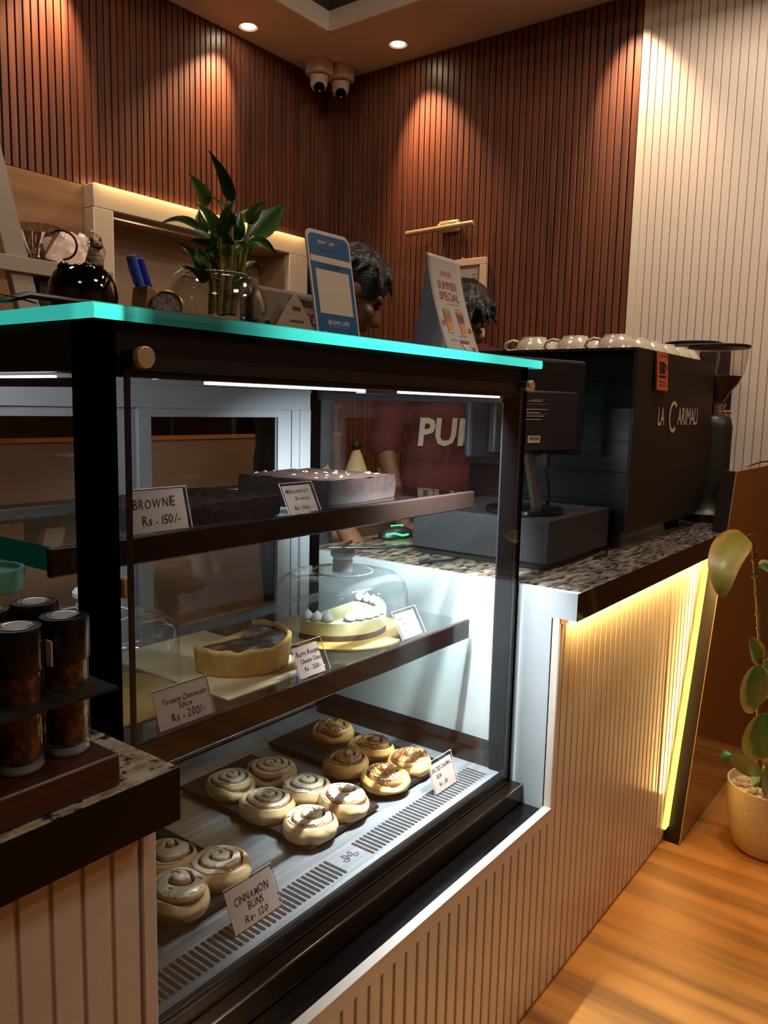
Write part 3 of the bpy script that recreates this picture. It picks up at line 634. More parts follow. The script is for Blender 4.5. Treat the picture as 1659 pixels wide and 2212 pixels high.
def bun_geo(R, h, turns, seed, knob=.25, groove=.22, tilt=0.):
    n = 84; nr = 34; ns = 14; p = R*.93/turns; rnd = random.Random(seed); s0 = rnd.random()*6; e = rnd.uniform(-.06, .06)
    def rad(th): return 1+e*math.cos(2*th+s0)+.03*math.sin(3*th+s0*2)+.05*math.exp(-((((th-s0) % (2*PI))-.25)/.2)**2)
    def top(r, th):
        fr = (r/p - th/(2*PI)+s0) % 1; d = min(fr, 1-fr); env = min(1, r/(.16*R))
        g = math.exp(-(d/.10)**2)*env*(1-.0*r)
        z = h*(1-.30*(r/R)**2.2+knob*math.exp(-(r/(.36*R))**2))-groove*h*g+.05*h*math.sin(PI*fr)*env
        z += .05*h*mnoise.noise(V((r*math.cos(th)*38+seed, r*math.sin(th)*38, 0)))+tilt*h*(r/R)*math.cos(th-s0)
        return z, g
    vs = []; at_ = []
    for j in range(nr+1):
        r = R*.93*j/nr
        for i in range(n):
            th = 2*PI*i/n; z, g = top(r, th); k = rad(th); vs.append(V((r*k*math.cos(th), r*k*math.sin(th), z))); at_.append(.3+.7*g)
    for j in range(1, ns+1):
        t_ = j/ns
        for i in range(n):
            th = 2*PI*i/n; z, g = top(R*.93, th); k = rad(th); a = t_*PI*.5
            rr = R*(.93+.13*math.sin(t_*PI*.85)); zz = z*(1-t_)**.9*1.0
            rr *= 1+.02*mnoise.noise(V((math.cos(th)*3, math.sin(th)*3, t_*3+seed)))
            vs.append(V((rr*k*math.cos(th), rr*k*math.sin(th), zz))); at_.append(max(0, .12+.5*g*(1-t_*3)) + .12*(.5-abs(t_-.45)))
    fs = [(j*n+i, j*n+(i+1) % n, (j+1)*n+(i+1) % n, (j+1)*n+i) for j in range(nr+ns) for i in range(n)]
    return vs, fs, at_, n, nr, top, rad, p
def make_bun(kind, R, h, turns, seed, label, group, **kw):
    vs, fs, at_, n, nr, top, rad, p = bun_geo(R, h, turns, seed, **kw)
    nm = 'cinnamon_bun' if kind == 'c' else 'caramel_bun'
    mb = MB(); mb.add(vs, fs, at_)
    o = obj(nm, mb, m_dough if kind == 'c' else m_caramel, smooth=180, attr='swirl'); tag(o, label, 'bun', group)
    keep = [f for f in fs[:n*nr] if max(at_[i] for i in f) < (.46 if kind == 'c' else .62) and max(vs[i].xy.length for i in f) < R*(.88 if kind == 'c' else .86)]
    rnd = random.Random(seed+5)
    keep = [f for f in keep if mnoise.noise(V((vs[f[0]].x*45+seed*3, vs[f[0]].y*45, 3))) > (-.45 if kind == 'c' else -.5)]
    used = sorted({i for f in keep for i in f}); mp = {i: k for k, i in enumerate(used)}
    mb = MB(); mb.add([vs[i]+V((0, 0, .0016)) for i in used], [tuple(mp[i] for i in f) for f in keep])
    obj('icing' if kind == 'c' else 'caramel_glaze', mb, m_icing if kind == 'c' else m_glaze, o, smooth=180)
    if kind == 's':
        mb = MB(); ang = rnd.uniform(0, PI); ca, sa = math.cos(ang), math.sin(ang)
        for k in range(-4, 5):
            off = k*R*.17+rnd.uniform(-.002, .002); half = math.sqrt(max(0, (R*.82)**2-off**2)); P = []
            for q in range(22):
                s_ = -half+2*half*q/21; o2 = off+.0025*math.sin(q*.6+k); x, y = s_*ca-o2*sa, s_*sa+o2*ca; z, g = top(math.hypot(x, y), math.atan2(y, x)); P.append((x, y, z+.0022))
            if half > .01: mb.tube(P, .00075, 5)
        obj('caramel_drizzle', mb, m_driz, o, smooth=180)
    return o
def slate(name, x0, x1, y0, y1, label, mat):
    mb = MB(); z0, z1 = ZD+.0065, ZD+.0135; k = .006
    mb.add([(x0+k, y0+k, ZD), (x1-k, y0+k, ZD), (x1-k, y1-k, ZD), (x0+k, y1-k, ZD), (x0, y0, z0), (x1, y0, z0), (x1, y1, z0), (x0, y1, z0), (x0+.002, y0+.002, z1), (x1-.002, y0+.002, z1), (x1-.002, y1-.002, z1), (x0+.002, y1-.002, z1)],
           [(3, 2, 1, 0), (0, 1, 5, 4), (1, 2, 6, 5), (2, 3, 7, 6), (3, 0, 4, 7), (4, 5, 9, 8), (5, 6, 10, 9), (6, 7, 11, 10), (7, 4, 8, 11), (8, 9, 10, 11)])
    o = obj('serving_board', mb, mat, smooth=0, loc=((x0+x1)/2, (y0+y1)/2, ZD)); return tag(o, label, 'serving board', 'dark serving boards on the case floor')
m_slate = pm('slate_black', '#0d0c0d', .45, spec=.25, var=('#161415', (12, 160, 12), 4, .35, .7), bump=((14, 240, 14), .25, .001))
m_slateb = pm('dark_wood_board', '#150d0a', .45, spec=.25, var=('#21150f', (14, 170, 14), 4, .35, .7), bump=((14, 240, 14), .25, .001))
slate('b', 1.308, 1.492, .925, 1.315, 'black board under the five caramel buns, right rear of the case', m_slate)
slate('b', 1.028, 1.236, .922, 1.297, 'dark board under the six iced cinnamon buns in the middle', m_slateb)
slate('b', .70, .905, .925, 1.25, 'dark board in shade under the three buns at lower left', m_slateb)
ZBN = ZD+.0135
sal = [(1.428, 1.212, 'leftmost and farthest caramel bun, alone at the rear of its board', 0.), (1.421, 1.088, 'flat glossy caramel bun behind the open coiled one', 1.6), (1.318, 1.078, 'caramel bun with a loose open coil at the board edge', 3.1), (1.416, .972, 'caramel bun with a raised centre, right rear beside the price card', 4.4), (1.312, .965, 'caramel bun nearest the front pane on the black board', 5.5)]
prS = [make_bun('s', .049, .037, 1.9, 11, '', '', knob=.15, groove=.24), make_bun('s', .051, .031, 2.2, 23, '', '', knob=.30, groove=.34), make_bun('s', .049, .034, 1.7, 37, '', '', knob=.34, groove=.36)]
SG = 'caramel buns on the black board'
used = set()
for (x, y, lb, rz), k in zip(sal, (0, 1, 1, 2, 2)):
    if k in used: o = dup(prS[k], (x, y, ZBN), rz, lb, SG)
    else: o = prS[k]; used.add(k); o.location = (x, y, ZBN); o.rotation_euler = (0, 0, rz); o['label'] = lb; o['group'] = SG
cin = [(1.082, 1.195, 'darkest iced cinnamon bun at the left rear of the middle board', 0., 0), (1.175, 1.172, 'white iced cinnamon bun at the rear corner of the middle board', 1.1, 1), (1.165, 1.060, 'iced cinnamon bun in the middle of the right side of its board', 2.2, 2), (1.068, 1.075, 'iced cinnamon bun with a clear spiral, middle of the left side', 3.5, 1), (1.168, .962, 'tall smooth cinnamon bun at the right front of the middle board', 4.6, 3), (1.070, .962, 'cinnamon bun nearest the front at the corner of the middle board', .6, 2)]
prC = [make_bun('c', .050, .036, 3.0, 5, '', '', knob=.08, groove=.26), make_bun('c', .052, .037, 3.3, 17, '', '', knob=.06, groove=.24), make_bun('c', .051, .036, 2.7, 29, '', '', knob=.14, groove=.30), make_bun('c', .048, .046, 1.8, 41, '', '', knob=.20, groove=.20)]
CG = 'iced cinnamon buns on the middle board'
for x, y, lb, rz, k in cin:
    key = ('c', k)
    if key in used: o = dup(prC[k], (x, y, ZBN), rz, lb, CG)
    else: o = prC[k]; used.add(key); o.location = (x, y, ZBN); o.rotation_euler = (0, 0, rz); o['label'] = lb; o['group'] = CG
for x, y, lb, rz, k in ((.815, 1.06, 'shaded bun at the rear of the lower left board', .4, 3), (.862, .985, 'shaded bun behind the cinnamon buns price card', 2.4, 2), (.765, .972, 'shaded bun at the very left, nearest the cream counter trim', 4.0, 3)):
    dup(prC[k], (x, y, ZBN), rz, lb, 'shaded buns on the lower left board', (1.02, 1.02, 1.0))

# brownies on the upper shelf
ZU = 1.166-.0035; ZL = .868-.0035
m_brown = pm('brownie', '#1c0e0a', .6, spec=.2, var=('#0e0605', (60, 60, 60), 5, .35, .7), bump=((70, 70, 70), .9, .004))
m_crust = pm('brownie_crust', '#20130f', .45, spec=.3, var=('#100806', (40, 40, 40), 5, .35, .7), bump=((60, 60, 110), .8, .004))
m_board = pm('gold_card', '#b08d4c', .38, var=('#9c7a40', (20, 20, 20), 3, .3, .7), metal=.1)
def slab(name, label, x0, x1, y0, y1, h, seed, z0, crumbs=False, rz=0.):
    c_ = V(((x0+x1)/2, (y0+y1)/2, z0)); t = thing(name, label, 'brownie', tuple(c_)); W, D = (x1-x0)/2, (y1-y0)/2; rot = RZ(rz)
    def P(u, v):
        # v 0..1 walls, then top
        a = u*2*PI; k = 1/max(abs(math.cos(a)), abs(math.sin(a))); k = k**.86
        x = W*math.cos(a)*k; y = D*math.sin(a)*k; nz = mnoise.noise(V((x*30, y*30, seed)))
        return c_+rot @ V((x*(1+.02*nz+.015*math.sin(v*PI)), y*(1+.02*nz+.015*math.sin(v*PI)), h*v+.002*nz*v))
    mb = MB().grid(P, 72, 6, cu=True); obj('crumb', mb, m_brown, t, smooth=60)
    def Q(u, v):
        p = P(u, 1)-c_; s = 1-v; p2 = p.copy(); p2.x *= s; p2.y *= s
        p2.z = h+.0018*mnoise.noise(V((p2.x*55, p2.y*55, seed+4)))*3*min(1, v*3+.25)-.003*math.exp(-((p2.y-.3*p2.x+.004*math.sin(p2.x*200))/.002)**2); return c_+p2+V((0, 0, .0004))
    mb = MB().grid(Q, 72, 18, cu=True); obj('top_crust', mb, m_crust, t, smooth=60)
    if crumbs:
        R = random.Random(seed); mb = MB()
        for k in range(26):
            p = c_+rot @ V((R.uniform(-.85, .85)*W, R.uniform(-.85, .85)*D, h+.0028)); mb.ell(p, (R.uniform(.002, .007), R.uniform(.0012, .003), .0014), 8, 5, RZ(R.uniform(0, 3)), .4, k)
        obj('nut_crumbs', mb, pm('nut_crumbs', '#70593c', .6), t)
    return t
slab('brownie_slab', 'dark cracked brownie slab between the two price cards on the upper shelf', .775, .985, .955, 1.15, .032, 3, ZU, rz=.05)
slab('brownie_slab', 'taller brownie slab topped with pale crumbs, right on the upper shelf', 1.10, 1.335, .965, 1.20, .046, 8, ZU+.0025, True, rz=.06)
mb = MB().box(1.06, 1.37, .94, 1.225, ZU, ZU+.002); tag(obj('foil_sheet', mb, m_chrome, smooth=0, loc=(1.2, 1.08, ZU)), 'shiny foil sheet under the crumb topped brownie', 'foil')
slab('brownie_piece', 'small reddish brownie piece behind the large handwritten brownie card', .70, .765, .965, 1.06, .03, 13, ZU)

# cheesecakes on the lower shelf
def disc_board(x, y, r, label, z=ZL):
    mb = MB().cyl((x, y, z), (x, y, z+.003), r, n=64); return tag(obj('cake_board', mb, m_board, loc=(x, y, z)), label, 'cake board', 'gold cake boards on the lower shelf')
disc_board(1.30, 1.09, .15, 'gold cake board under the glass dome and white cheesecake')
mb = MB().box(.86, 1.10, .955, 1.30, ZL, ZL+.0025); tag(obj('cake_board', mb, pm('cream_card', '#c8b48c', .6), smooth=0, loc=(.98, 1.1, ZL)), 'pale square card under the dark topped burnt cheesecake', 'cake board')
disc_board(.72, 1.12, .135, 'gold cake board in shade behind the lower left price card')
t = thing('white_cheesecake', 'half cheesecake edged with white cream peaks under the glass dome', 'cake', (1.31, 1.11, ZL+.003))
cx_, cy_, rc, zc_ = 1.305, 1.105, .112, ZL+.003
A0, A1 = math.radians(178), math.radians(372)
def half(z0, z1, r, mb):
    n = 40; P = [V((cx_+r*math.cos(A0+(A1-A0)*i/n), cy_+r*math.sin(A0+(A1-A0)*i/n), z0)) for i in range(n+1)]; mb.prism(P, (0, 0, z1-z0)); return mb
obj('biscuit_base', half(zc_, zc_+.010, rc, MB()), pm('biscuit', '#6b4a30', .8, var=('#4e3220', (80, 80, 80), 4, .35, .7), bump=((120, 120, 120), .6, .002)), t)
obj('filling', half(zc_+.010, zc_+.040, rc-.001, MB()), pm('cheesecake_cream', '#eadfb0', .5, var=('#e0d29c', (40, 40, 40), 3, .3, .7), sub=.15), t, bevel=.002)
m_whip = pm('whipped_cream', '#eef0f4', .45, sub=.2)
for i in range(15):
    if i in (3, ): continue
    a = A0+.12+(A1-A0-.2)*i/14; mb = MB(); x, y = cx_+(rc-.0125)*math.cos(a), cy_+(rc-.0125)*math.sin(a)
    mb.lathe([(0.0, 0), (.0112, .001), (.0125, .005), (.011, .011), (.0066, .0165), (.0026, .0205), (.0, .0235)], (x, y, zc_+.0398), 18); obj('cream_peak', mb, m_whip, t, smooth=180)
# the dome
t = thing('glass_dome', 'clear glass cake dome with a round knob over the white cheesecake', 'cake dome', (1.315, 1.095, ZL+.003)); dx, dy, dz = 1.315, 1.095, ZL+.0035
mb = MB().lathe([(.145, 0), (.1452, .05), (.143, .085), (.136, .105), (.12, .118), (.095, .124), (.06, .126), (.02, .127)], (dx, dy, dz), 72); obj('cover', mb, m_dome, t, smooth=180)
mb = MB().lathe([(.0655, .1255), (.067, .127), (.0655, .1285), (.064, .127), (.0655, .1255)], (dx, dy, dz), 60); obj('moulded_ring', mb, pm('ring_glass', '#c8d4d8', .1), t)
m_knob = glass('knob_glass', (.86, .9, .95), 1.9, haze=((.88, .93, 1), .72))  # white diffuse haze stands in for the light caught in the knob
mb = MB().lathe([(.0, .126), (.023, .126), (.0215, .135), (.0205, .143), (.0225, .148), (.0205, .153), (.0225, .157), (.027, .161), (.0275, .168), (.024, .173), (.0, .174)], (dx, dy, dz), 40); obj('knob', mb, m_knob, t)
t2 = dup(t, (.745, 1.165, ZL+.003), .3, 'clear glass dome in shade at the left end of the lower shelf', None); t2['category'] = 'cake dome'
# burnt cheesecake
t = thing('burnt_cheesecake', 'burnt dark topped cheesecake half in a thick pale crust', 'cake', (1.0, 1.06, ZL+.003))
bx, by, br_, bz = 1.005, 1.085, .098, ZL+.0025
m_crustp = pm('pale_crust', '#cfa860', .6, var=('#b98c48', (45, 45, 25), 4, .38, .7), bump=((55, 55, 55), .5, .003), sub=.05)
B0, B1 = math.radians(168), math.radians(392)
def crust(u, v):
    a = B0+(B1-B0)*u; w_ = 1+.03*mnoise.noise(V((math.cos(a)*4, math.sin(a)*4, v*2))); zt = .046+.006*mnoise.noise(V((math.cos(a)*5, math.sin(a)*5, 7)))+.010*max(0, math.sin((a-PI*1.5)))
    if v < .45: r, z = br_*(.93+.10*v), zt*v/.45
    elif v < .7: k = (v-.45)/.25; r, z = br_*(.975-.085*k), zt+.003*math.sin(k*PI)
    else: k = (v-.7)/.3; r, z = br_*(.89-.02*k), zt-.006*k
    return (bx+r*w_*math.cos(a), by+r*w_*math.sin(a), bz+z)
mb = MB().grid(crust, 80, 20); obj('crust', mb, m_crustp, t, smooth=180, solid=.002)
def btop(u, v):
    a = B0+(B1-B0)*u; r = br_*.885*v; return (bx+r*math.cos(a), by+r*math.sin(a), bz+.046-.003*v**3+.003*mnoise.noise(V((r*math.cos(a)*30, r*math.sin(a)*30, 2)))+.008*max(0, math.sin(a-PI*1.5))*v)
mb = MB().grid(btop, 70, 16, attr=lambda u, v: max(0, v-.0)*(.55+.45*abs(u-.35))); obj('burnt_top', mb, attrmat('burnt_top', [(0, '#1c100c'), (.6, '#26150f'), (.85, '#5a3018'), (1, '#9a6c34')], 'toast', .3, noise=(30, .3), coat=.3), t, smooth=180, attr='toast')
n = 30; P = [V((bx+br_*.90*math.cos(B0+(B1-B0)*i/n), by+br_*.90*math.sin(B0+(B1-B0)*i/n), bz)) for i in range(n+1)]
mb = MB().prism(P, (0, 0, .043)); obj('cheese_filling', mb, pm('baked_cheese', '#d6b878', .6), t, smooth=0)
# price cards in acrylic stands
def pricecard(X_a, X_b, Y, z, h, lean, lines, label, paper=(0, 1, 0, .93), jit=.12, leanfoot=True):
    L = math.radians(lean); up = V((0, math.sin(L), math.cos(L))); ux = V((1, 0, 0)); nz = ux.cross(up); W = X_b-X_a
    o = V((X_a, Y, z+.0008)); t = thing('price_card', label, 'price card', ((X_a+X_b)/2, Y, z), 'handwritten price cards in the case')
    def Q(u, v, d): return o+ux*(W*u)+up*(h*v)+nz*d
    mb = MB(); mb.add([Q(0, 0, .0010), Q(1, 0, .0010), Q(1, 1, .0010), Q(0, 1, .0010), Q(0, 0, .0018), Q(1, 0, .0018), Q(1, 1, .0018), Q(0, 1, .0018)], [(3, 2, 1, 0), (4, 5, 6, 7), (0, 1, 5, 4), (1, 2, 6, 5), (2, 3, 7, 6), (3, 0, 4, 7)])
    if leanfoot:
        e = .0009; f0 = [V((X_a, Y+.001, z+e)), V((X_b, Y+.001, z+e)), V((X_b, Y+.042, z+e)), V((X_a, Y+.042, z+e))]; mb.prism(f0, (0, 0, .0016))
    obj('acrylic_stand', mb, m_acr, t, smooth=0)
    mb = MB(); r = .0009; mb.tube([Q(0, 0, .0014), Q(0, 1, .0014), Q(1, 1, .0014), Q(1, 0, .0014)], r, 6); obj('rim_highlight', mb, pm('acrylic_rim', '#b4aca6', .6), t)  # edge highlight of the acrylic put in as a pale opaque rim
    a, b, c2, d2 = paper; mb = MB(); mb.add([Q(a, c2, 0), Q(b, c2, 0), Q(b, d2, 0), Q(a, d2, 0)], [(0, 1, 2, 3)]); pp = obj('paper', mb, m_paper, t, smooth=0, solid=.0004)
    mb = MB()
    for i, (s, cu, cv, hh, wf) in enumerate(lines):
        mb.text(s, Q(cu, cv, .00235 if False else .0006), ux, up, hh, .0001, 'L', .12, 1., wf*W if wf else None, jit, seed=i*7+len(s), thin=.006)
    obj('handwriting', mb, m_ink, pp, smooth=0); return t
pricecard(.783, .886, .856, ZD+.001, .069, 25, [('CiNNAMON', .13, .54, .0125, .72), ('BUNS', .36, .33, .0115, .34), ('Rs- 120', .24, .10, .0105, .50)], 'cinnamon buns price card at the lower left, on the front slots', (.0, .97, 0, .95))
pricecard(1.356, 1.447, .864, ZD+.001, .071, 19, [('SALTED CAREMAL', .10, .64, .0085, .83), ('BUN', .24, .42, .0085, .2), ('Rs - 150', .28, .18, .0085, .36)], 'salted caramel bun price card beside the black board at right', (.06, .96, .02, .88))
pricecard(.703, .806, .9285, ZL+.0035, .060, 20, [('Tiramisu Cheesecake', .14, .58, .0085, .82), ('Slice', .40, .40, .0085, .26), ('Rs - 200/-', .24, .12, .0120, .62)], 'tiramisu cheesecake price card at the left end of the lower shelf', (0, 1, 0, .99))
pricecard(1.0, 1.083, .9285, ZL+.0035, .062, 26, [('Burnt Basque', .14, .62, .0085, .74), ('Cheese Cake', .20, .40, .0078, .66), ('Rs - 250/-', .26, .17, .0075, .52)], 'burnt cheesecake price card in the middle of the lower shelf', (.06, .86, 0, .90))
pricecard(1.315, 1.400, .9305, ZL+.0035, .063, 30, [('NEWYORK', .16, .66, .0090, .55), ('CHEESE CAKE', .18, .44, .0080, .70), ('Rs. 200', .26, .20, .0075, .40)], 'new york cheesecake price card right of the white cheesecake', (.08, .88, .02, .90))
pricecard(.664, .766, .930, ZU+.0035, .062, 14, [('BROWNIE', .06, .56, .0140, .72), ('Rs - 150/-', .17, .16, .0125, .66)], 'large brownie price card at the left end of the upper shelf', (0, .95, 0, .99), .16)
pricecard(.970, 1.051, .9275, ZU+.0035, .055, 27, [("Millionaire's", .12, .66, .0075, .70), ('Brownie', .34, .42, .0070, .44), ('Rs - 160/-', .24, .10, .0070, .48)], "millionaire's brownie price card in the middle of the upper shelf", (.06, .93, 0, .92))

# ------------------------------------------------------------------ things on top of the case
def cardmap(o, ux, up):
    o = V(o); ux = V(ux).normalized(); up = V(up).normalized(); nz = ux.cross(up); return lambda x, y, d=0: o+ux*x+up*y+nz*d
def quad(mb, Q, x0, x1, y0, y1, d): return mb.add([Q(x0, y0, d), Q(x1, y0, d), Q(x1, y1, d), Q(x0, y1, d)], [(0, 1, 2, 3)])
# payment stand, blue board leaning back
bl = V((.965, .862, ZG)); L = math.radians(8); ro = math.radians(-2)
Q = cardmap(bl, (math.cos(ro), math.sin(ro), 0), (-.045, math.sin(L), math.cos(L))); ux, up = Q(1, 0)-Q(0, 0), Q(0, 1)-Q(0, 0)
t = thing('payment_stand', 'white edged blue payment board leaning on the case top', 'payment sign', (1.015, .87, ZG))
Wq, Hq = .104, .172
def rr(Q, x0, x1, y0, y1, r, d, n=8, low=True):
    P = []
    for cx0, cy0, a0 in ((x1-r, y1-r, 0), (x0+r, y1-r, PI/2)):
        P += [Q(cx0+r*math.cos(a0+PI/2*i/n), cy0+r*math.sin(a0+PI/2*i/n), d) for i in range(n+1)]
    return P+[Q(x0, y0, d), Q(x1, y0, d)]
mb = MB().prism(rr(Q, 0, Wq, 0, Hq, .014, -.003), (ux.cross(up))*.003); bd = obj('board', mb, pm('board_white', '#d6d0c8', .35), t, bevel=.0006)
mb = MB(); P = rr(Q, .0045, Wq-.004, .0, Hq-.006, .011, .0003); mb.add(P, [tuple(range(len(P)))]); obj('blue_print', mb, pm('sign_blue', '#2a6394', .3), bd, smooth=0)
mb = MB(); quad(mb, Q, .0045, Wq-.004, .121, .131, .0006); quad(mb, Q, .013, Wq-.012, .040, .110, .0006); obj('cream_fields', mb, pm('sign_cream', '#d8c8b4', .5), bd, smooth=0)
mb = MB().text('PAY', Q(.032, .151), ux, up, .0052, .0007, shear=.2).text('APP', Q(.0515, .151), ux, up, .0052, .0007, shear=.2); quad(mb, Q, .0265, .0315, .151, .1565, .0007)
obj('white_lettering', mb, pm('sign_white', '#f0ece8', .5), bd, smooth=0)
mb = MB().text('Z', Q(.0465, .1485), ux, up, .0098, .0009, shear=.2); quad(mb, Q, .0275, .0305, .152, .1555, .0008); obj('red_lettering', mb, pm('sign_red', '#c83028', .5), bd, smooth=0)
mb = MB().text('Pay your Way', Q(.030, .140), ux, up, .0042, .0007).text('SCAN & PAY', Q(Wq/2, .1135), ux, up, .0052, .0007, 'C'); obj('dark_lettering', mb, pm('sign_navy', '#0f2c4c', .5), bd, smooth=0)
mb = MB().text('BHIM', Q(.0285, .0225), ux, up, .0078, .0007).text('UPI', Q(.0605, .0225), ux, up, .0078, .0007).text('Pay', Q(.018, .009), ux, up, .0035, .0007).text('DigitalMoney', Q(.072, .0065), ux, up, .003, .0007)
quad(mb, Q, .0565, .057, .0215, .031, .0007); quad(mb, Q, .029, .052, .0195, .0198, .0007); quad(mb, Q, .061, .076, .0195, .0198, .0007)
for xx in (.0525, .0765): mb.add([Q(xx, .0235, .0007), Q(xx+.0025, .0265, .0007), Q(xx, .0295, .0007)], [(0, 1, 2)])
obj('payment_lettering', mb, MATS['sign_white'], bd, smooth=0)
mb = MB().prism([Q(.03, .0, -.0035), Q(.075, .0, -.0035), Q(.06, .11, -.0035), Q(.045, .11, -.0035)], (0, .002, 0)).box(.99, 1.05, .866, .91, ZG+.0002, ZG+.002); obj('prop', mb, MATS['board_white'], t, smooth=0)

# summer special table tent
t = thing('table_tent', 'folded paper table card with printed drinks standing on the case top', 'table card', (1.39, .9, ZG))
RA, RB = V((1.327, .905, 1.650)), V((1.447, .905, 1.650)); yf_, yb_ = .832, .945; xbl = at(887, 745, yb_).x-RA.x
def leaf_(u, v, front, d=0.):
    yb2 = yf_ if front else yb_; k = v
    y = RA.y+(yb2-RA.y)*(k**(1.55 if front else 1.35)); z = RA.z+(ZG+.0004-RA.z)*k
    x = RA.x+(RB.x-RA.x)*u+(-.035*0)
    if front: x += -.028*k*k
    else: x += xbl*k
    return V((x, y-(d if front else -d), z+d*.4))
def papermat(name, col, tr):
    m = pm(name, col, .45); nt = m.node_tree; b = nt.nodes['Principled BSDF']; o = nt.nodes['Material Output']; tl = nt.nodes.new('ShaderNodeBsdfTranslucent'); tl.inputs[0].default_value = (*lin(col), 1)
    mx = nt.nodes.new('ShaderNodeMixShader'); mx.inputs[0].default_value = tr; nt.links.new(b.outputs[0], mx.inputs[1]); nt.links.new(tl.outputs[0], mx.inputs[2]); nt.links.new(mx.outputs[0], o.inputs[0]); return m
m_card = papermat('card_paper', '#d6cdc4', .25)
mb = MB().grid(lambda u, v: leaf_(u, v, True), 6, 24); fr = obj('front_leaf', mb, m_card, t, smooth=180, solid=.0008)
mb = MB().grid(lambda u, v: leaf_(u, v, False), 6, 24); obj('back_leaf', mb, papermat('card_back', '#c6d0e2', .55), t, smooth=180, solid=.0008)
def tentp(mbx, pts, fs, d=.0012): mbx.add([leaf_(x, 1-y, True, d) for x, y in pts], fs)
def tenttext(mbx, s, cx0, y0, h, wid, d=.0014):
    vs, fs, wd = tgeo(s); k = wid/wd; tentp(mbx, [(cx0-wid/2+p.x*k, y0+p.y*h/.69) for p in vs], fs, d)
mb = MB(); tenttext(mb, 'SUMMER', .5, .66, .085, .58); tenttext(mb, 'SPECIAL', .5, .545, .085, .60); tenttext(mb, 'CHOOSE', .5, .80, .05, .34)
obj('red_title', mb, pm('tent_red', '#a8453a', .5), fr, smooth=0)
mb = MB(); tenttext(mb, 'refreshing drinks', .56, .50, .018, .36)
def rect(mbx, x0, x1, y0, y1, d=.0012): tentp(mbx, [(x0, y0), (x1, y0), (x1, y1), (x0, y1)], [(0, 1, 2, 3)], d)
rect(mb, .20, .38, .122, .127); tenttext(mb, 'iced coffee', .66, .455, .016, .22); tenttext(mb, 'cold brew', .6, .17, .016, .22)
obj('small_print', mb, pm('tent_brown', '#6a544a', .6), fr, smooth=0)
def glassprint(cx0, y0, h, wt, wb, cols, nm):
    for i, (a, b, hx) in enumerate(cols):
        mb = MB(); tentp(mb, [(cx0-wb/2-(wt-wb)/2*a, y0+h*a), (cx0+wb/2+(wt-wb)/2*a, y0+h*a), (cx0+wb/2+(wt-wb)/2*b, y0+h*b), (cx0-wb/2-(wt-wb)/2*b, y0+h*b)], [(0, 1, 2, 3)], .0013)
        obj('drink_print', mb, pm(nm+str(i), hx, .45), fr, smooth=0)
glassprint(.30, .20, .24, .22, .15, [(0, .06, '#c9c2ba'), (.06, .45, '#c8933e'), (.45, .85, '#b06a38'), (.85, 1.02, '#7a9a52')], 'drink_a')
glassprint(.70, .19, .25, .22, .15, [(0, .06, '#c9c2ba'), (.06, .5, '#cf8250'), (.5, .85, '#5a4a40'), (.85, 1.0, '#b86a3a')], 'drink_b')
glassprint(.62, .01, .12, .30, .03, [(0, .35, '#c9c2ba'), (.35, .7, '#d8cfc0'), (.7, 1.0, '#7a3f28')], 'drink_c')
mb = MB()
for cx0, cy0 in ((.13, .30), (.9, .25), (.86, .05)): tentp(mb, [(cx0+.045*math.cos(2*PI*i/16), cy0+.028*math.sin(2*PI*i/16)) for i in range(16)], [tuple(range(16))])
obj('price_dots', mb, MATS['tent_red'], fr, smooth=0)

# lucky bamboo in a round glass bowl
bxc, byc = at(469, 660, 1.12).x, 1.12
t = thing('bamboo_plant', 'leafy lucky bamboo in a round clear glass bowl', 'potted plant', (bxc, byc, ZG))
mb = MB().lathe([(.0, .002), (.045, .002), (.066, .012), (.083, .035), (.0895, .06), (.084, .088), (.070, .108), (.058, .117), (.0555, .117), (.067, .106), (.081, .087), (.0865, .06), (.080, .036), (.064, .015), (.0, .007)], (bxc, byc, ZG), 56); obj('glass_bowl', mb, m_bowl, t, smooth=180)
mb = MB().lathe([(.055, .117), (.0568, .1185), (.0585, .117), (.0568, .1155), (.055, .117)], (bxc, byc, ZG), 56); obj('bowl_rim', mb, pm('glass_rim', '#c8c0a8', .08), t)
R = random.Random(4); mb = MB()
for k in range(34): mb.ell((bxc-.03+R.uniform(-.03, .05), byc+R.uniform(-.035, .035), ZG+.012+R.uniform(0, .012)), (.008, .007, .006), 8, 6, None, .3, k)
pb = obj('red_pebbles', mb, pm('red_gravel', '#9a3a34', .5), t); pb['kind'] = 'stuff'
m_stalk = pm('bamboo_stalk', '#6a6428', .5, var=('#9a8050', (8, 8, 45), 3, .4, .65)); m_leafb = attrmat('bamboo_leaf', [(0, '#2c5216'), (.5, '#38601c'), (1, '#54782a')], 'edge', .32, noise=(14, .5), coat=.15)
cr = (340, 320, 5.82)
def cp(x, y, dY=0.): return at(cr[0]+x/cr[2], cr[1]+y/cr[2], byc+dY)
for i, (tx, ty, bx0, dY) in enumerate(((690, 950, 700, .01), (785, 1000, 760, -.02), (935, 690, 860, 0), (960, 960, 900, .03), (1150, 990, 940, -.01), (1040, 1250, 950, .025), (650, 1450, 690, -.03), (835, 1480, 800, .035))):
    a = cp(bx0, 2090, dY*.6); a.z = max(a.z, ZG+.01); b = cp(tx, ty, dY); mid = a.lerp(b, .5)+V((.004, 0, 0)); mb = MB().tube([a, a.lerp(mid, .5), mid, mid.lerp(b, .5), b], [.0075, .007, .0058, .004, .0025], 10)
    for q in (.22, .4): mb.ell(a.lerp(b, q), (.0085*(1-q*.5), .0085*(1-q*.5), .002), 10, 6)
    obj('stalk', mb, m_stalk, t)
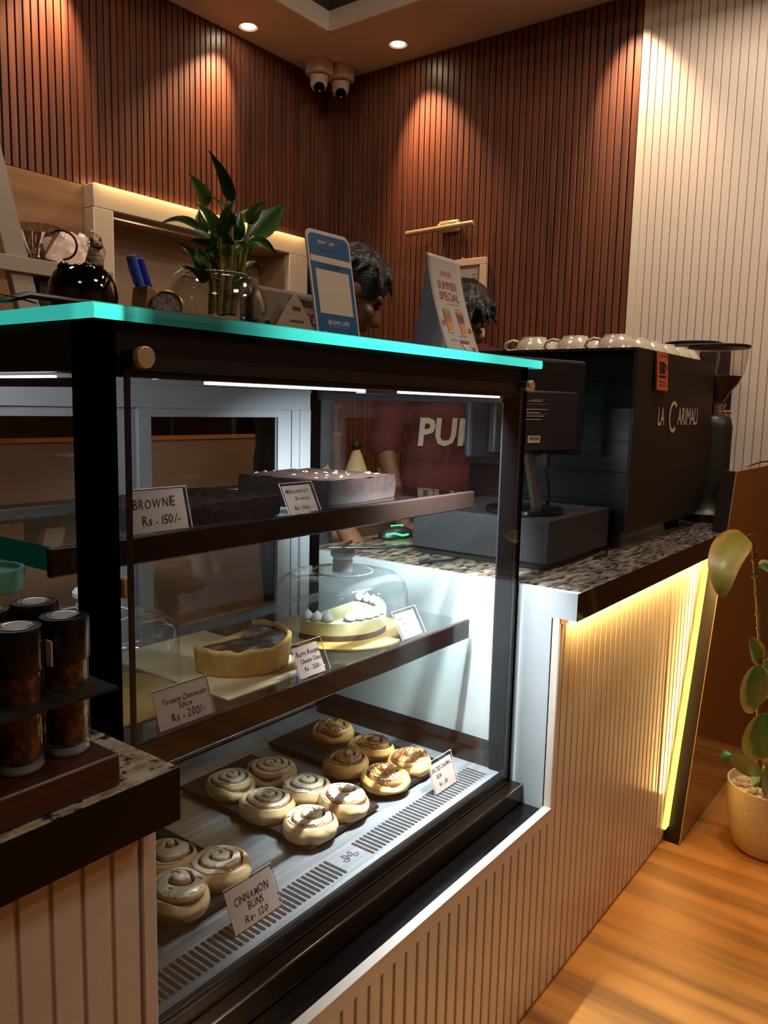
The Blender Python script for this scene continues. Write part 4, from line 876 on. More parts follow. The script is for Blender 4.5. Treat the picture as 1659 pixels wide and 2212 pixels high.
def leaf(mb, P, wid, face, fold=.25, nu=4, nv=14, pw=.62, rd=.8):
    """blade along the curve P (3 points: base, bend, tip), facing the direction given"""
    face = V(face).normalized(); A, B, D = P
    def c_(s): return A*(1-s)**2+B*2*s*(1-s)+D*s*s
    def fn(u, v):
        p = c_(v); tg = (c_(min(1, v+.02))-c_(max(0, v-.02))).normalized(); sd = tg.cross(face).normalized(); nn = sd.cross(tg)
        wv = wid*.5*(math.sin(PI*min(1, v**pw)))**rd*(1-.25*v) if 0 < v < 1 else .0003; k = u*2-1
        return p+sd*(wv*k)+nn*(abs(k)*wv*fold)
    return mb.grid(fn, nu, nv, attr=lambda u, v: abs(u*2-1))
VIEW = V((-.8, -.6, .1))
for i, (b, m_, e, wd, d0, d1) in enumerate((((935, 680), (900, 380), (640, 20), 130, 0, -.01), ((640, 720), (540, 520), (385, 310), 150, .01, .0), ((790, 1130), (690, 850), (480, 700), 130, -.03, -.05), ((820, 980), (840, 800), (985, 640), 80, -.03, -.05),
        ((1160, 1080), (1400, 950), (1600, 690), 250, .0, -.02), ((1150, 960), (1220, 760), (1370, 660), 120, -.02, -.04), ((600, 1100), (520, 950), (525, 770), 120, .0, .01), ((530, 1010), (300, 800), (0, 975), 75, 0, .04), ((960, 930), (860, 760), (650, 580), 120, .02, .0),
        ((1130, 1250), (1300, 930), (1640, 1070), 60, .02, .05), ((1130, 1250), (1330, 1050), (1500, 1350), 90, -.02, -.04), ((570, 1700), (430, 1330), (170, 1640), 60, -.03, -.06), ((510, 1420), (420, 1270), (250, 1185), 75, .03, .06), ((610, 1690), (540, 1540), (445, 1390), 110, -.02, -.04),
        ((1060, 1640), (1150, 1650), (1215, 1835), 75, -.02, -.05), ((1090, 1580), (1200, 1330), (1320, 1490), 85, .02, .04), ((630, 1560), (560, 1400), (500, 1240), 160, .01, .03), ((770, 1560), (720, 1400), (770, 1210), 120, .03, .04), ((1050, 1160), (1000, 980), (1045, 780), 150, .01, .03),
        ((920, 1220), (850, 1100), (840, 980), 130, -.01, -.03), ((950, 1700), (1060, 1650), (1185, 1560), 90, -.03, -.05), ((1110, 1380), (1130, 1180), (1160, 1000), 130, .02, .05), ((940, 1000), (1010, 860), (1150, 760), 110, .03, .06))):
    mb = MB(); leaf(mb, [cp(*b, d0), cp(*m_, (d0+d1)/2), cp(*e, d1)], wd/5.82*1.45/FPX*1.5, VIEW+V((.3*math.sin(i*2.3), .3*math.cos(i*1.7), .35*math.sin(i)))); obj('leaf', mb, m_leafb, t, smooth=180, attr='edge')

R = random.Random(12)
for k in range(18):
    x0, y0 = R.uniform(650, 1100), R.uniform(950, 1600); an = R.uniform(-1, 1)+(x0-880)/260; ln = R.uniform(170, 330); d0 = R.uniform(-.04, .045); d1 = d0+R.uniform(-.03, .03)
    e = (x0+ln*math.sin(an), y0-ln*math.cos(an)*.9); m_ = ((x0+e[0])/2+R.uniform(-30, 30), (y0+e[1])/2-R.uniform(10, 70)); mb = MB(); leaf(mb, [cp(x0, y0, d0), cp(*m_, (d0+d1)/2), cp(*e, d1)], R.uniform(60, 120)/5.82*1.45/FPX*1.4, VIEW+V((R.uniform(-.5, .5), R.uniform(-.5, .5), R.uniform(-.4, .5)))); obj('leaf', mb, m_leafb, t, smooth=180, attr='edge')

# black globe bowl with stones and a cat figurine
q = at(180, 640, 1.08); gx, gy = q.x, q.y
t = thing('black_bowl', 'glossy round bowl filled with dark stones, left on the case top', 'bowl', (gx, gy, ZG))
mb = MB().lathe([(.0, .001), (.026, .001), (.038, .008), (.047, .026), (.0495, .043), (.047, .061), (.040, .076), (.031, .084)], (gx, gy, ZG), 56); obj('globe', mb, pm('dark_glass', '#060506', .04, spec=.8, coat=.5, var=('#1c140a', (70, 70, 70), 3, .55, .7)), t, smooth=180)
R = random.Random(9); mb = MB()
for k in range(26):
    a, r = R.uniform(0, 6.28), .031*math.sqrt(R.random()); mb.ell((gx+r*math.cos(a), gy+r*math.sin(a), ZG+.082+R.uniform(-.004, .004)), (.009, .008, .006), 9, 6, RZ(a), .3, k)
o = obj('dark_stones', mb, pm('black_stone', '#0d0a0a', .15), t); o['kind'] = 'stuff'
cxx = at(204, 560, 1.07).x; cyy2, cz0 = 1.07, ZG+.0855; m_cat = pm('cat_glaze', '#b89c70', .5, var=('#6c5638', (30, 30, 160), 3, .4, .6))
t = thing('cat_figurine', 'small sitting cat figurine on top of the dark stone bowl', 'figurine', (cxx, cyy2, cz0))
mb = MB().lathe([(.0, 0), (.016, .0), (.0175, .008), (.0155, .018), (.0115, .028), (.009, .036), (.0, .040)], (cxx, cyy2, cz0), 24); mb.ell((cxx+.004, cyy2-.008, cz0+.012), (.006, .006, .012)); mb.ell((cxx-.010, cyy2-.006, cz0+.010), (.006, .006, .011)); obj('body', mb, m_cat, t, smooth=180)
hx, hz = cxx+.003, cz0+.042
mb = MB().ell((hx, cyy2-.003, hz), (.0112, .0105, .0098)); mb.ell((hx+.003, cyy2-.013, hz-.003), (.005, .004, .0035))
for s in (-1, 1): mb.cyl((hx+s*.0075, cyy2-.002, hz+.004), (hx+s*.0115, cyy2-.002, hz+.020), .0052, .0004, 12)
hd = obj('head', mb, m_cat, t, smooth=180)
mb = MB()
for s in (-1, 1): mb = MB().ell((hx+.001+s*.0045, cyy2-.0128, hz+.001), (.0018, .001, .0018), 10, 6); obj('eye', mb, m_black, hd)
mb = MB().ell((hx+.003, cyy2-.017, hz-.002), (.0013, .001, .001), 8, 5); obj('nose', mb, m_black, hd)
mb = MB().tube([(cxx-.015, cyy2+.006, cz0+.003), (cxx-.021, cyy2-.002, cz0+.003), (cxx-.017, cyy2-.013, cz0+.003), (cxx-.006, cyy2-.017, cz0+.003)], .003); obj('tail', mb, m_cat, t)
t.scale = (.76, .76, .76)
# cables and white adaptor at the left
mb = MB().tube([at(-40, 668, .95), at(10, 648, .95), at(60, 637, .96), at(120, 645, .97), at(165, 652, .98), at(205, 655, 1.0), at(240, 662, 1.02)], .0042)
for v in mb.v: v.z = max(v.z, ZG+.0045)
tag(obj('cable', mb, m_pl, loc=(.5, .96, ZG)), 'thick black cable arching over the left end of the case top', 'cable')
mb = MB().tube([at(-40, 655, .86), at(5, 662, .86), at(40, 668, .87), at(80, 676, .90)], .0032)
for v in mb.v: v.z = max(v.z, ZG+.0034)
tag(obj('cable', mb, m_pl, loc=(.48, .87, ZG)), 'thin black cable low at the left edge of the glass top', 'cable')
a = at(145, 648, 1.02); mb = MB().box(a.x-.035, a.x+.055, .99, 1.05, ZG+.0002, ZG+.010); tag(obj('tablet', mb, pm('pale_plate', '#cfc3b4', .4), loc=(a.x, 1.02, ZG), bevel=.003), 'pale flat plate lying under the thick black cable', 'tray')
# wooden pen holder with two blue pens, and its round clip glass
q = at(318, 650, 1.06); m_pine = pm('pale_pine', '#a87c46', .5, var=('#8c6234', (9, 9, 60), 4, .35, .7))
t = thing('pen_holder', 'small wooden pen holder block left of the bamboo bowl', 'pen holder', (q.x, q.y, ZG)); hx, hy = q.x, q.y
mb = MB(); m_ = T(hx, hy, ZG) @ RZ(.1)
mb.prism([m_ @ V((-.026, -.020, 0)), m_ @ V((.004, -.020, 0)), m_ @ V((.002, -.020, .062)), m_ @ V((-.016, -.020, .068))], m_.to_3x3() @ V((0, .034, 0))); obj('block', mb, m_pine, t, bevel=.002)
mb = MB().prism([m_ @ V((.005, -.016, 0)), m_ @ V((.046, -.016, 0)), m_ @ V((.034, -.012, .042)), m_ @ V((.003, -.012, .060))], m_.to_3x3() @ V((0, .024, 0))); obj('wedge', mb, m_pine, t, bevel=.002)
mb = MB().cyl(m_ @ V((-.009, -.0206, .044)), m_ @ V((-.009, -.0195, .044)), .0035); obj('knot', mb, pm('wood_knot', '#3a2412', .6), t)
for i, (dx_, lb, hxc) in enumerate(((-.004, 'lighter blue capped pen, left one in the wooden holder', '#4a66d8'), (.0115, 'darker blue pen, right one in the wooden holder', '#2238c4'))):
    p0 = m_ @ V((dx_, .004, .055)); p1 = m_ @ V((dx_-.022, .006, .112-.002*i)); t = thing('pen', lb, 'pen', tuple(p0), 'blue pens in the wooden holder')
    d = (p1-p0).normalized(); mb = MB().cyl(p0, p1, .0072, .0078, 16); obj('cap', mb, pm('pen_blue%d' % i, hxc, .3), t, bevel=.001)
    mb = MB().box(-.0015, .0015, -.0095, -.0075, -.0, .03, T(*(p0+d*.02)) @ d.to_track_quat('Z', 'Y').to_matrix().to_4x4()); obj('clip', mb, MATS['pen_blue%d' % i], t)
q = at(362, 652, 1.02); t = thing('round_clock', 'small gold rimmed round glass leaning on the pen holder', 'clock', (q.x, q.y, ZG))
m_ = T(q.x, q.y, ZG+.040) @ M.Rotation(math.radians(66), 4, 'X') @ M.Rotation(math.radians(-32), 4, 'Y')
mb = MB().lathe([(.0205, -.004), (.0235, -.003), (.024, .001), (.0215, .003), (.0205, .001)], (0, 0, 0), 32, m_); obj('gold_rim', mb, pm('gold', '#b98a3c', .22, metal=.9), t)
mb = MB().lathe([(0, -.001), (.021, -.001)], (0, 0, 0), 28, m_); obj('face', mb, pm('speckled_face', '#9a9288', .4, var=('#5c564e', (260, 260, 260), 3, .45, .6)), t)
mb = MB().box(q.x-.012, q.x+.012, q.y-.006, q.y+.008, ZG+.0002, ZG+.026); obj('stand', mb, m_pine, t)
# perforated wooden holder with leaflets
q = at(632, 690, 1.16); t = thing('leaflet_holder', 'pale wooden pointed leaflet holder with slots beside the blue board', 'leaflet holder', (q.x, q.y, ZG)); hx, hy = q.x, q.y
m_ply = pm('pale_ply', '#b09a80', .6, var=('#9a8468', (14, 14, 40), 3, .35, .7))
def arch(yy):
    P = [V((hx-.085, yy, ZG)), V((hx+.075, yy, ZG))]
    P += [V((hx+.075-.075*s, yy, ZG+.115*s**.75)) for s in (.2, .4, .6, .8, 1)][:-1]+[V((hx-.003, yy, ZG+.1145))]+[V((hx-.085+.078*s, yy, ZG+.115*s**.85)) for s in (.9, .7, .5, .3, .12)]
    return P
mb = MB().prism(arch(hy-.012), (0, .004, 0)).box(hx-.08, hx+.07, hy-.008, hy+.05, ZG, ZG+.004); obj('front_plate', mb, m_ply, t, smooth=0)
mb = MB()
for x0, x1, z0 in ((-.012, .010, .083), (-.02, .02, .060), (-.03, .03, .037), (-.036, .046, .012)): mb.box(hx+x0, hx+x1, hy-.0126, hy-.0119, ZG+z0, ZG+z0+(.008 if z0 != .060 else .004))
obj('slots', mb, pm('slot_dark', '#3a3a3c', .7), t, smooth=0)
R = random.Random(2)
for i, (x0, x1, dy_, hh, hxc, lb) in enumerate(((-.09, .12, .02, .120, '#7a6a5c', 'front leaflet with dark and pink print in the wooden holder'), (-.085, .125, .030, .128, '#b09c88', 'middle pale leaflet in the wooden holder'), (-.105, .105, .040, .124, '#8a7462', 'rear brown leaflet in the wooden holder'))):
    mb = MB().box(hx+x0, hx+x1, hy+dy_, hy+dy_+.003, ZG+.0045, ZG+hh); t2 = obj('leaflet', mb, pm('leaflet%d' % i, hxc, .55), loc=(hx, hy+dy_, ZG), smooth=0); tag(t2, lb, 'leaflet', 'leaflets in the wooden holder')
    if i == 0:
        mb = MB().box(hx+.01, hx+.115, hy+dy_-.0006, hy+dy_, ZG+.098, ZG+.113).box(hx+.045, hx+.115, hy+dy_-.0006, hy+dy_, ZG+.02, ZG+.085); pr_ = obj('dark_print', mb, pm('print_dark', '#231a2c', .5), t2, smooth=0)
        mb = MB().box(hx+.048, hx+.075, hy+dy_-.001, hy+dy_-.0006, ZG+.068, ZG+.082).box(hx+.082, hx+.112, hy+dy_-.001, hy+dy_-.0006, ZG+.066, ZG+.078); obj('pink_print', mb, pm('print_pink', '#b0506a', .5), t2, smooth=0)
        mb = MB().box(hx+.06, hx+.10, hy+dy_-.001, hy+dy_-.0006, ZG+.045, ZG+.060); obj('teal_print', mb, pm('print_teal', '#3a7a78', .5), t2, smooth=0)
        mb = MB().box(hx+.075, hx+.115, hy+dy_-.001, hy+dy_-.0006, ZG+.02, ZG+.042); obj('orange_print', mb, pm('print_orange', '#b8683a', .5), t2, smooth=0)
q = at(568, 690, 1.13); mb = MB().box(q.x-.010, q.x+.012, 1.12, 1.15, ZG+.0002, ZG+.055); tag(obj('black_box', mb, m_pl, loc=(q.x, 1.13, ZG), bevel=.003), 'small black box between the bamboo bowl and leaflet holder', 'box')

# ------------------------------------------------------------------ coffee machine, cups, grinders, till
m_mach = pm('machine_black', '#211b16', .42, bump=((500, 500, 500), .06, .0005)); m_mach2 = pm('machine_side', '#141417', .22)
mx0, mx1, my0, my1, mz0, mz1 = 2.175, 2.942, .780, 1.30, 1.012, 1.527
t = thing('espresso_machine', 'large black espresso machine with pale lettering on the granite counter', 'espresso machine', (2.55, 1.03, ZT))
mb = MB().prism([(mx0, my0, mz0), (2.827, my0, mz0), (2.90, my0, mz0+.05), (mx1, my0, 1.16), (mx1, my0, mz1), (mx0, my0, mz1)], (0, .012, 0)); fpn = obj('front_panel', mb, m_mach, t, smooth=0, bevel=.002)
mb = MB().box(mx0+.012, 2.80, my0+.012, my1, mz0+.01, mz1-.012).box(2.80, mx1-.012, my0+.012, my1, 1.17, mz1-.012); obj('body', mb, m_mach2, t, smooth=0)
mb = MB(); zz = mz1-.004
for k in range(6):
    h_ = (mz1-mz0)/6; z1_ = mz1-.002-k*h_; mb.prism([(mx0+.012, my0+.012, z1_), (mx0+.012, my0+.012, z1_-h_+.004), (mx0+.0015, my0+.012, z1_-h_+.004), (mx0+.006, my0+.012, z1_)], (0, my1-my0-.012, 0))
obj('louvred_side', mb, m_mach2, t, smooth=0)
mb = MB().box(mx0, mx1, my0+.012, my1, mz1-.012, mz1-.008).box(mx0, mx0+.003, my0+.012, my1, mz1-.012, mz1); obj('cup_tray', mb, m_mach, t, smooth=0)
for fx, fy in ((2.23, .84), (2.80, .85), (2.23, 1.24), (2.80, 1.24)):
    mb = MB().cyl((fx, fy, ZT), (fx, fy, mz0+.012), .024, .021, 20); obj('foot', mb, m_pl, t)
m_let = pm('cream_lettering', '#c2b49a', .5); mb = MB(); Y_ = my0
def mt(s, x, z, h, wd): mb.text(s, (x, Y_, z), (1, 0, 0), (0, 0, 1), h, .0012, 'L', 0, 1, wd, thin=.012)
mt('LA', 2.368, 1.315, .052, .060); obj('lettering', mb, m_let, fpn, smooth=0); mb = MB(); mt('ARIMALI', 2.556, 1.316, .052, .210)
obj('lettering', mb, m_let, fpn, smooth=0)
mb = MB().tube([(2.512+.036*math.cos(a), Y_-.0005, 1.339+.043*math.sin(a)) for a in [math.radians(48)+math.radians(262)*i/24 for i in range(25)]], .0062, 6)
for v in mb.v: v.y = Y_-.0012+(v.y-Y_)*.12
obj('large_initial', mb, m_let, fpn, smooth=0)
# orange tag hung on the machine's top edge
t = thing('orange_tag', 'orange card with a black cup symbol hung on the espresso machine', 'tag', (2.36, my0-.004, 1.524)); Q = cardmap((2.312, my0-.009, 1.416), (1, .0, -.012), (-.02, .05, 1)); ux, up = Q(1, 0)-Q(0, 0), Q(0, 1)-Q(0, 0)
mb = MB().prism([Q(0, 0), Q(.098, 0), Q(.098, .108), Q(0, .108)], ux.cross(up)*.002); cd = obj('card', mb, pm('tag_orange', '#c05a34', .5), t, smooth=0)
mb = MB().prism([Q(-.008, .001, -.003), Q(.09, .001, -.003), Q(.09, .109, -.003), Q(-.008, .109, -.003)], ux.cross(up)*.002); obj('backing', mb, m_black, t, smooth=0)
mb = MB(); quad(mb, Q, .024, .066, .048, .082, .0024); quad(mb, Q, .018, .08, .036, .043, .0024); mb.tube([Q(.066, .076, .0024), Q(.078, .074, .0024), Q(.079, .060, .0024), Q(.066, .055, .0024)], .0022, 6)
mb.text('COFFEE', Q(.012, .096, 0), ux, up, .006, .0024, 'L', 0, 1, .075).text('FRESHLY', Q(.02, .022), ux, up, .005, .0024, 'L', 0, 1, .06).text('BREWED', Q(.02, .012), ux, up, .005, .0024, 'L', 0, 1, .055).text('ESPRESSO', Q(.012, .036), up, -ux, .006, .0024, 'L', 0, 1, .055)
obj('black_print', mb, m_black, cd, smooth=0)
mb = MB().text('1', Q(.038, .055), ux, up, .02, .0028); obj('numeral', mb, MATS['tag_orange'], cd, smooth=0)
# upside-down cups on the tray
m_cup = pm('cup_glaze', '#cdbfa8', .18, coat=.5)
def make_cup():
    t = thing('coffee_cup', '', 'cup', (0, 0, 0), 'cream coffee cups upside down on the espresso machine')
    mb = MB().lathe([(.059, .001), (.0605, .003), (.0585, .010), (.0525, .025), (.044, .037), (.0375, .043), (.036, .049), (.0, .0495)], (0, 0, 0), 40); mb.lathe([(.0565, .001), (.059, .001)], (0, 0, 0), 40); obj('bowl', mb, m_cup, t, smooth=50)
    mb = MB().tube([(-.047, 0, .035), (-.066, 0, .038), (-.084, 0, .030), (-.089, 0, .016), (-.078, 0, .007), (-.058, 0, .009)], [.005, .005, .0048, .0045, .0045, .005], 10); obj('handle', mb, m_cup, t, smooth=180); return t
cp0 = make_cup(); ct = mz1-.0075
cl = [(2.245, 1.128, -.93, 'first cup from the left on the coffee machine, handle towards the left'), (2.250, .998, -.93, 'second cup from the left along the machine side'), (2.252, .872, -.93, 'third cup from the left, nearest the machine front corner'),
      (2.376, .866, -.93, 'cup right behind the orange tag on the machine'), (2.503, .866, -.93, 'second cup along the front edge, just right of the orange tag'), (2.630, .866, -.93, 'third cup along the front edge of the machine top'), (2.757, .866, -.93, 'fourth cup along the front edge, second from the grinder hopper'), (2.880, .872, -.93, 'last cup on the machine top beside the grinder hopper'),
      (2.380, .996, -.93, 'cup in the second row between two side handles'), (2.380, 1.124, -.93, 'rear cup glimpsed between the first and second cups')]
for i, (x, y, rz, lb) in enumerate(cl):
    if i == 0: o = cp0; o.location = (x, y, ct); o.rotation_euler = (0, 0, rz); o['label'] = lb
    else: dup(cp0, (x, y, ct), rz, lb)
# grinders
m_hop = glass('hopper_glass', (.90, .87, .83), 1.42)
def grinder(x, y, zl_, label, beans, rz):
    t = thing('coffee_grinder', label, 'coffee grinder', (x, y, ZT), 'coffee grinders by the white wall')
    mb = MB(); mb.cap = True; mb.lathe([(.095, 0), (.098, .03), (.075, .05), (.066, .10), (.066, .34), (.058, .375), (.045, .385), (.0, .386)], (x, y, ZT), 40); obj('body', mb, m_mach, t, smooth=40)
    mb = MB().lathe([(.0, .386), (.038, .386), (.038, .398), (.034, .400), (.034, .412), (.038, .414), (.038, .425), (.0, .426)], (x, y, ZT), 36); obj('collar', mb, m_chrome, t)
    mb = MB().cyl((x+.03, y-.01, ZT+.395), (x+.085, y-.03, ZT+.393), .008, .009, 14); obj('adjust_lever', mb, m_chrome, t)
    zt = zl_-ZT; mb = MB().lathe([(.030, .43), (.045, .458), (.074, .495), (.092, .54), (.099, .59), (.100, zt-.008)], (x, y, ZT), 44); obj('hopper', mb, m_hop, t, smooth=180)
    mb = MB(); mb.cap = True; mb.lathe([(.104, zt-.012), (.106, zt-.003), (.099, zt), (.0, zt+.002)], (x, y, ZT), 44); obj('lid', mb, m_pl, t)
    if beans:
        mb = MB().lathe([(.027, .432), (.042, .458), (.071, .495), (.083, .522), (.0, .530)], (x, y, ZT), 40); bn = obj('coffee_beans', mb, pm('roasted_beans', '#2a170c', .4, var=('#120a06', (90, 90, 90), 2, .4, .6), bump=((85, 85, 85), 1., .006)), t); bn['kind'] = 'stuff'
    mb = MB().box(x+.03, x+.035, y-.072, y-.066, ZT+.24, ZT+.30); obj('badge', mb, m_cream, t)
grinder(3.045, .800, 1.596, 'coffee grinder half full of beans, nearer the brown panel', True, 0)
grinder(3.235, .945, 1.625, 'taller coffee grinder behind the machine, its clear hopper beside the cups', False, 0)
mb = MB().box(XR-.022, XR-.013, .828, .98, 1.27, 1.45); tag(obj('menu_board', mb, m_black, loc=(XR, .9, 1.27), smooth=0), 'black board on the cream wall behind the bean hopper', 'board')
mb = MB().box(XR-.022, XR-.013, .842, .96, 1.50, 1.60); tag(obj('wall_poster', mb, pm('poster_purple', '#3a2a30', .4), loc=(XR, .9, 1.5), smooth=0), 'small dark poster seen through the grinder hopper', 'poster')
# cash drawer with till monitor
m_draw = pm('drawer_grey', '#242427', .5)
t = thing('cash_drawer', 'dark grey steel cash drawer on the granite beside the case', 'cash drawer', (1.93, 1.02, ZT))
mb = MB().box(1.744, 2.125, .816, 1.21, .982, 1.088); obj('housing', mb, m_draw, t, smooth=0, bevel=.002)
mb = MB().box(1.755, 2.115, .83, 1.20, ZT, .982); obj('foot_frame', mb, m_pl, t, smooth=0)
mb = MB().box(1.76, 2.11, 1.21, 1.214, .99, 1.08); obj('drawer_front', mb, m_pl, t, smooth=0)
t = thing('till_monitor', 'black till monitor seen from behind, standing on the cash drawer', 'monitor', (1.87, .96, 1.088))
A_, B_ = V((1.672, 1.00, 0)), V((2.085, .885, 0)); ux = (B_-A_).normalized(); L_ = (B_-A_).length; nn = V((-ux.y, ux.x, 0))
mm = M(((ux.x, nn.x, 0, A_.x), (ux.y, nn.y, 0, A_.y), (0, 0, 1, 0), (0, 0, 0, 1)))
mb = MB().box(0, L_, 0, .022, 1.232, 1.484, mm); hs = obj('housing', mb, m_pl, t, smooth=0, bevel=.008)
mb = MB().box(.06, L_-.06, -.024, 0, 1.245, 1.40, mm); rc_ = obj('rear_cover', mb, pm('rear_plastic', '#1c1c20', .5), t, bevel=.005)
mb = MB()
for k in range(8): mb.box(.09, L_-.09, -.0006, .0, 1.412+k*.0065, 1.415+k*.0065, mm)
obj('vents', mb, m_black, hs, smooth=0)
mb = MB().box(.01, L_-.01, .022, .0232, 1.245, 1.474, mm); obj('screen', mb, pm('screen_glass', '#0a0c10', .1), t, smooth=0)
o3 = mm @ V((.155, -.0245, 1.27)); uz = V((0, 0, 1)); mb = MB()
for k, wd in enumerate((.05, .085, .055, .07, .06)): mb.box(.165 if k else .175, (.165 if k else .175)+wd, -.0252, -.0246, 1.372-k*.0085-(.012 if k > 0 else 0), 1.3742-k*.0085-(.012 if k > 0 else 0), mm)
mb.box(.16, .25, -.0252, -.0246, 1.3655, 1.3663, mm).box(.158, .25, -.0252, -.0246, 1.340, 1.3408, mm)
mb.text('LED', mm @ V((.160, -.0246, 1.3475)), ux, uz, .006, .0006).text('MONITOR', mm @ V((.19, -.0246, 1.3735)), ux, uz, .0055, .0006)
obj('rating_print', mb, pm('label_print', '#a89c88', .6), rc_, smooth=0)
mb = MB().box(.178, .224, -.0252, -.0246, 1.268, 1.286, mm); lb_ = obj('barcode_sticker', mb, pm('sticker_cream', '#c8b090', .6), rc_, smooth=0)
mb = MB()
for k in range(11): mb.box(.183+k*.0034, .183+k*.0034+(.0018 if k % 3 else .001), -.0256, -.0252, 1.274, 1.283, mm)
obj('barcode', mb, m_black, lb_, smooth=0)
for k in ((.15, 1.39), (.262, 1.39), (.15, 1.262), (.262, 1.262)):
    mb = MB().cyl(mm @ V((k[0], -.0255, k[1])), mm @ V((k[0], -.0235, k[1])), .003, n=10); obj('screw', mb, m_chrome, rc_)
nc = mm @ V((.205, -.0, 0)); mb = MB().prism([V((nc.x-.016, nc.y-.04, 1.094)), V((nc.x+.016, nc.y-.045, 1.094)), V((nc.x+.010, nc.y-.012, 1.25)), V((nc.x-.018, nc.y-.008, 1.25))], (.004, .014, 0)); obj('neck', mb, pm('neck_bronze', '#3a3028', .35), t, smooth=0)
mb = MB(); mb.cap = True; mb.lathe([(.10, 0), (.103, .004), (.10, .012), (.06, .016), (.0, .016)], (nc.x, nc.y+.00, 1.088), 48); obj('round_base', mb, pm('base_gloss', '#121214', .15), t)
pa = mm @ V((.245, -.025, 1.235)); mb = MB().tube([pa, pa+V((0, -.006, -.035)), pa+V((.012, -.01, -.075)), pa+V((.04, 0, -.12)), pa+V((.06, .02, -.14))], .004); mb.box(pa.x-.012, pa.x+.012, pa.y-.012, pa.y+.004, pa.z-.03, pa.z+.004); obj('video_cable', mb, m_pl, t)
mb = MB().tube([V((2.135, .93, ZT+.004)), V((2.17, .87, ZT+.004)), V((2.14, .82, ZT+.004)), V((2.07, .795, ZT+.004)), V((2.0, .80, ZT+.004))], .0035); tag(obj('cable', mb, m_pl, loc=(2.1, .85, ZT)), 'black cable loop on the granite between drawer and machine', 'cable')
# mouse and cables on the counter behind the case
q = V((1.905, 1.38, ZT)); t = thing('computer_mouse', 'black computer mouse with green lights on the granite behind the case', 'mouse', tuple(q)); m_ = T(*q) @ RZ(math.radians(-20))
mb = MB().ell(m_ @ V((0, 0, .004)), (.062, .033, .033), 28, 14, RZ(math.radians(-20)))
for v in mb.v: v.z = max(v.z, ZT+.0005)
obj('shell', mb, m_pl, t, smooth=180)
mb = MB().tube([m_ @ V((-.052, -.022, .016)), m_ @ V((-.03, -.0345, .02)), m_ @ V((.0, -.034, .012)), m_ @ V((.02, -.033, .014))], .0028); mb.tube([m_ @ V((-.02, .0, .037)), m_ @ V((.02, -.004, .037))], .0022); obj('light_strip', mb, emat('mouse_green', (.05, 1, .25), 3), t)
for i, (pts, lb) in enumerate((([(1.80, 1.45, ZT+.004), (1.70, 1.40, ZT+.004), (1.63, 1.36, ZT+.004), (1.61, 1.33, ZT-.02+.026)], 'thin black cable curving towards the mouse behind the case'), ([(1.99, 1.30, ZT+.004), (1.82, 1.24, ZT+.004), (1.72, 1.30, ZT+.004), (1.62, 1.40, ZT+.004)], 'black cable crossing the granite behind the glass dome'), ([(2.1, 1.24, ZT+.004), (1.9, 1.10, ZT+.004), (1.70, 1.06, ZT+.004), (1.62, 1.10, ZT+.004)], 'lower black cable on the granite edge behind the case'))):
    mb = MB().tube([V(p) for p in pts], .0038); tag(obj('cable', mb, m_pl, loc=(1.8, 1.3, ZT)), lb, 'cable', 'cables behind the case')

# ------------------------------------------------------------------ lower left: bean tubes and jar
ZLC = ZT-.004
t = thing('tube_rack', 'dark wooden base with a black holder plate for bean tubes', 'rack', (.37, .75, ZLC))
mb = MB().box(.10, .462, .675, .858, ZLC, ZLC+.034); obj('wooden_base', mb, pm('walnut', '#4a2416', .4, var=('#3a1a10', (4, 60, 60), 4, .35, .7)), t, bevel=.003)
mb = MB().box(.10, .462, .676, .858, ZLC+.1015, ZLC+.1045); obj('holder_plate', mb, m_black, t, smooth=0)
m_tube = glass('tube_glass', (.94, .92, .90), 1.38); m_bean = pm('tube_beans', '#7a4422', .5, var=('#2c150a', (120, 120, 90), 2, .40, .60), bump=((110, 110, 90), 1., .006))
def tube_(x, y, label):
    z = ZLC+.0345; t = thing('bean_tube', label, 'bean tube', (x, y, z), 'coffee bean tubes in the rack')
    mb = MB().lathe([(.0, .0), (.019, .0), (.0225, .003), (.0225, .115), (.020, .115), (.020, .012), (.0, .010)], (x, y, z), 36); obj('glass_tube', mb, m_tube, t, smooth=40)
    mb = MB(); mb.cap = True; mb.lathe([(.0195, .0125), (.0195, .110), (.0, .112)], (x, y, z), 28); b = obj('coffee_beans', mb, m_bean, t); b['kind'] = 'stuff'
    mb = MB(); mb.lathe([(.0235, .098), (.0242, .100), (.0242, .138), (.0228, .1415), (.014, .142), (.0, .1415)], (x, y, z), 40); c_ = obj('cap', mb, pm('cap_black', '#0d0a0b', .25), t)
    mb = MB().lathe([(.0, .0006), (.0195, .0006), (.0215, .004), (.0205, .0085), (.0, .009)], (x, y, z), 32); obj('thick_base', mb, glass('base_glass', (.9, .92, .95), 1.6, haze=((.8, .85, .95), .25)), t)
    mb = MB().lathe([(.0, .1424), (.0125, .1424)], (x, y, z), 28); obj('lid_label', mb, pm('label_beige', '#b0a08e', .4), c_)
    mb = MB().lathe([(.0130, .1422), (.0145, .1428), (.0165, .1424)], (x, y, z), 36); obj('lid_ring', mb, m_chrome, c_)
    return t
tb0 = tube_(.432, .722, 'bean tube nearest the case post, front right of the rack')
dup(tb0, (.380, .718, ZLC+.0345), .5, 'bean tube at front left, its cap partly cut by the label beside')
dup(tb0, (.442, .795, ZLC+.0345), 1., 'rear bean tube between the two front ones')
dup(tb0, (.392, .800, ZLC+.0345), 2., 'rear left bean tube at the very edge of the picture')
mb = MB().box(.403, .4045, .697, .707, ZLC+.135, ZLC+.160); tag(obj('side_sticker', mb, m_paper, loc=(.403, .7, ZLC+.135), smooth=0), 'small cream sticker on the side of the front left tube cap', 'sticker')
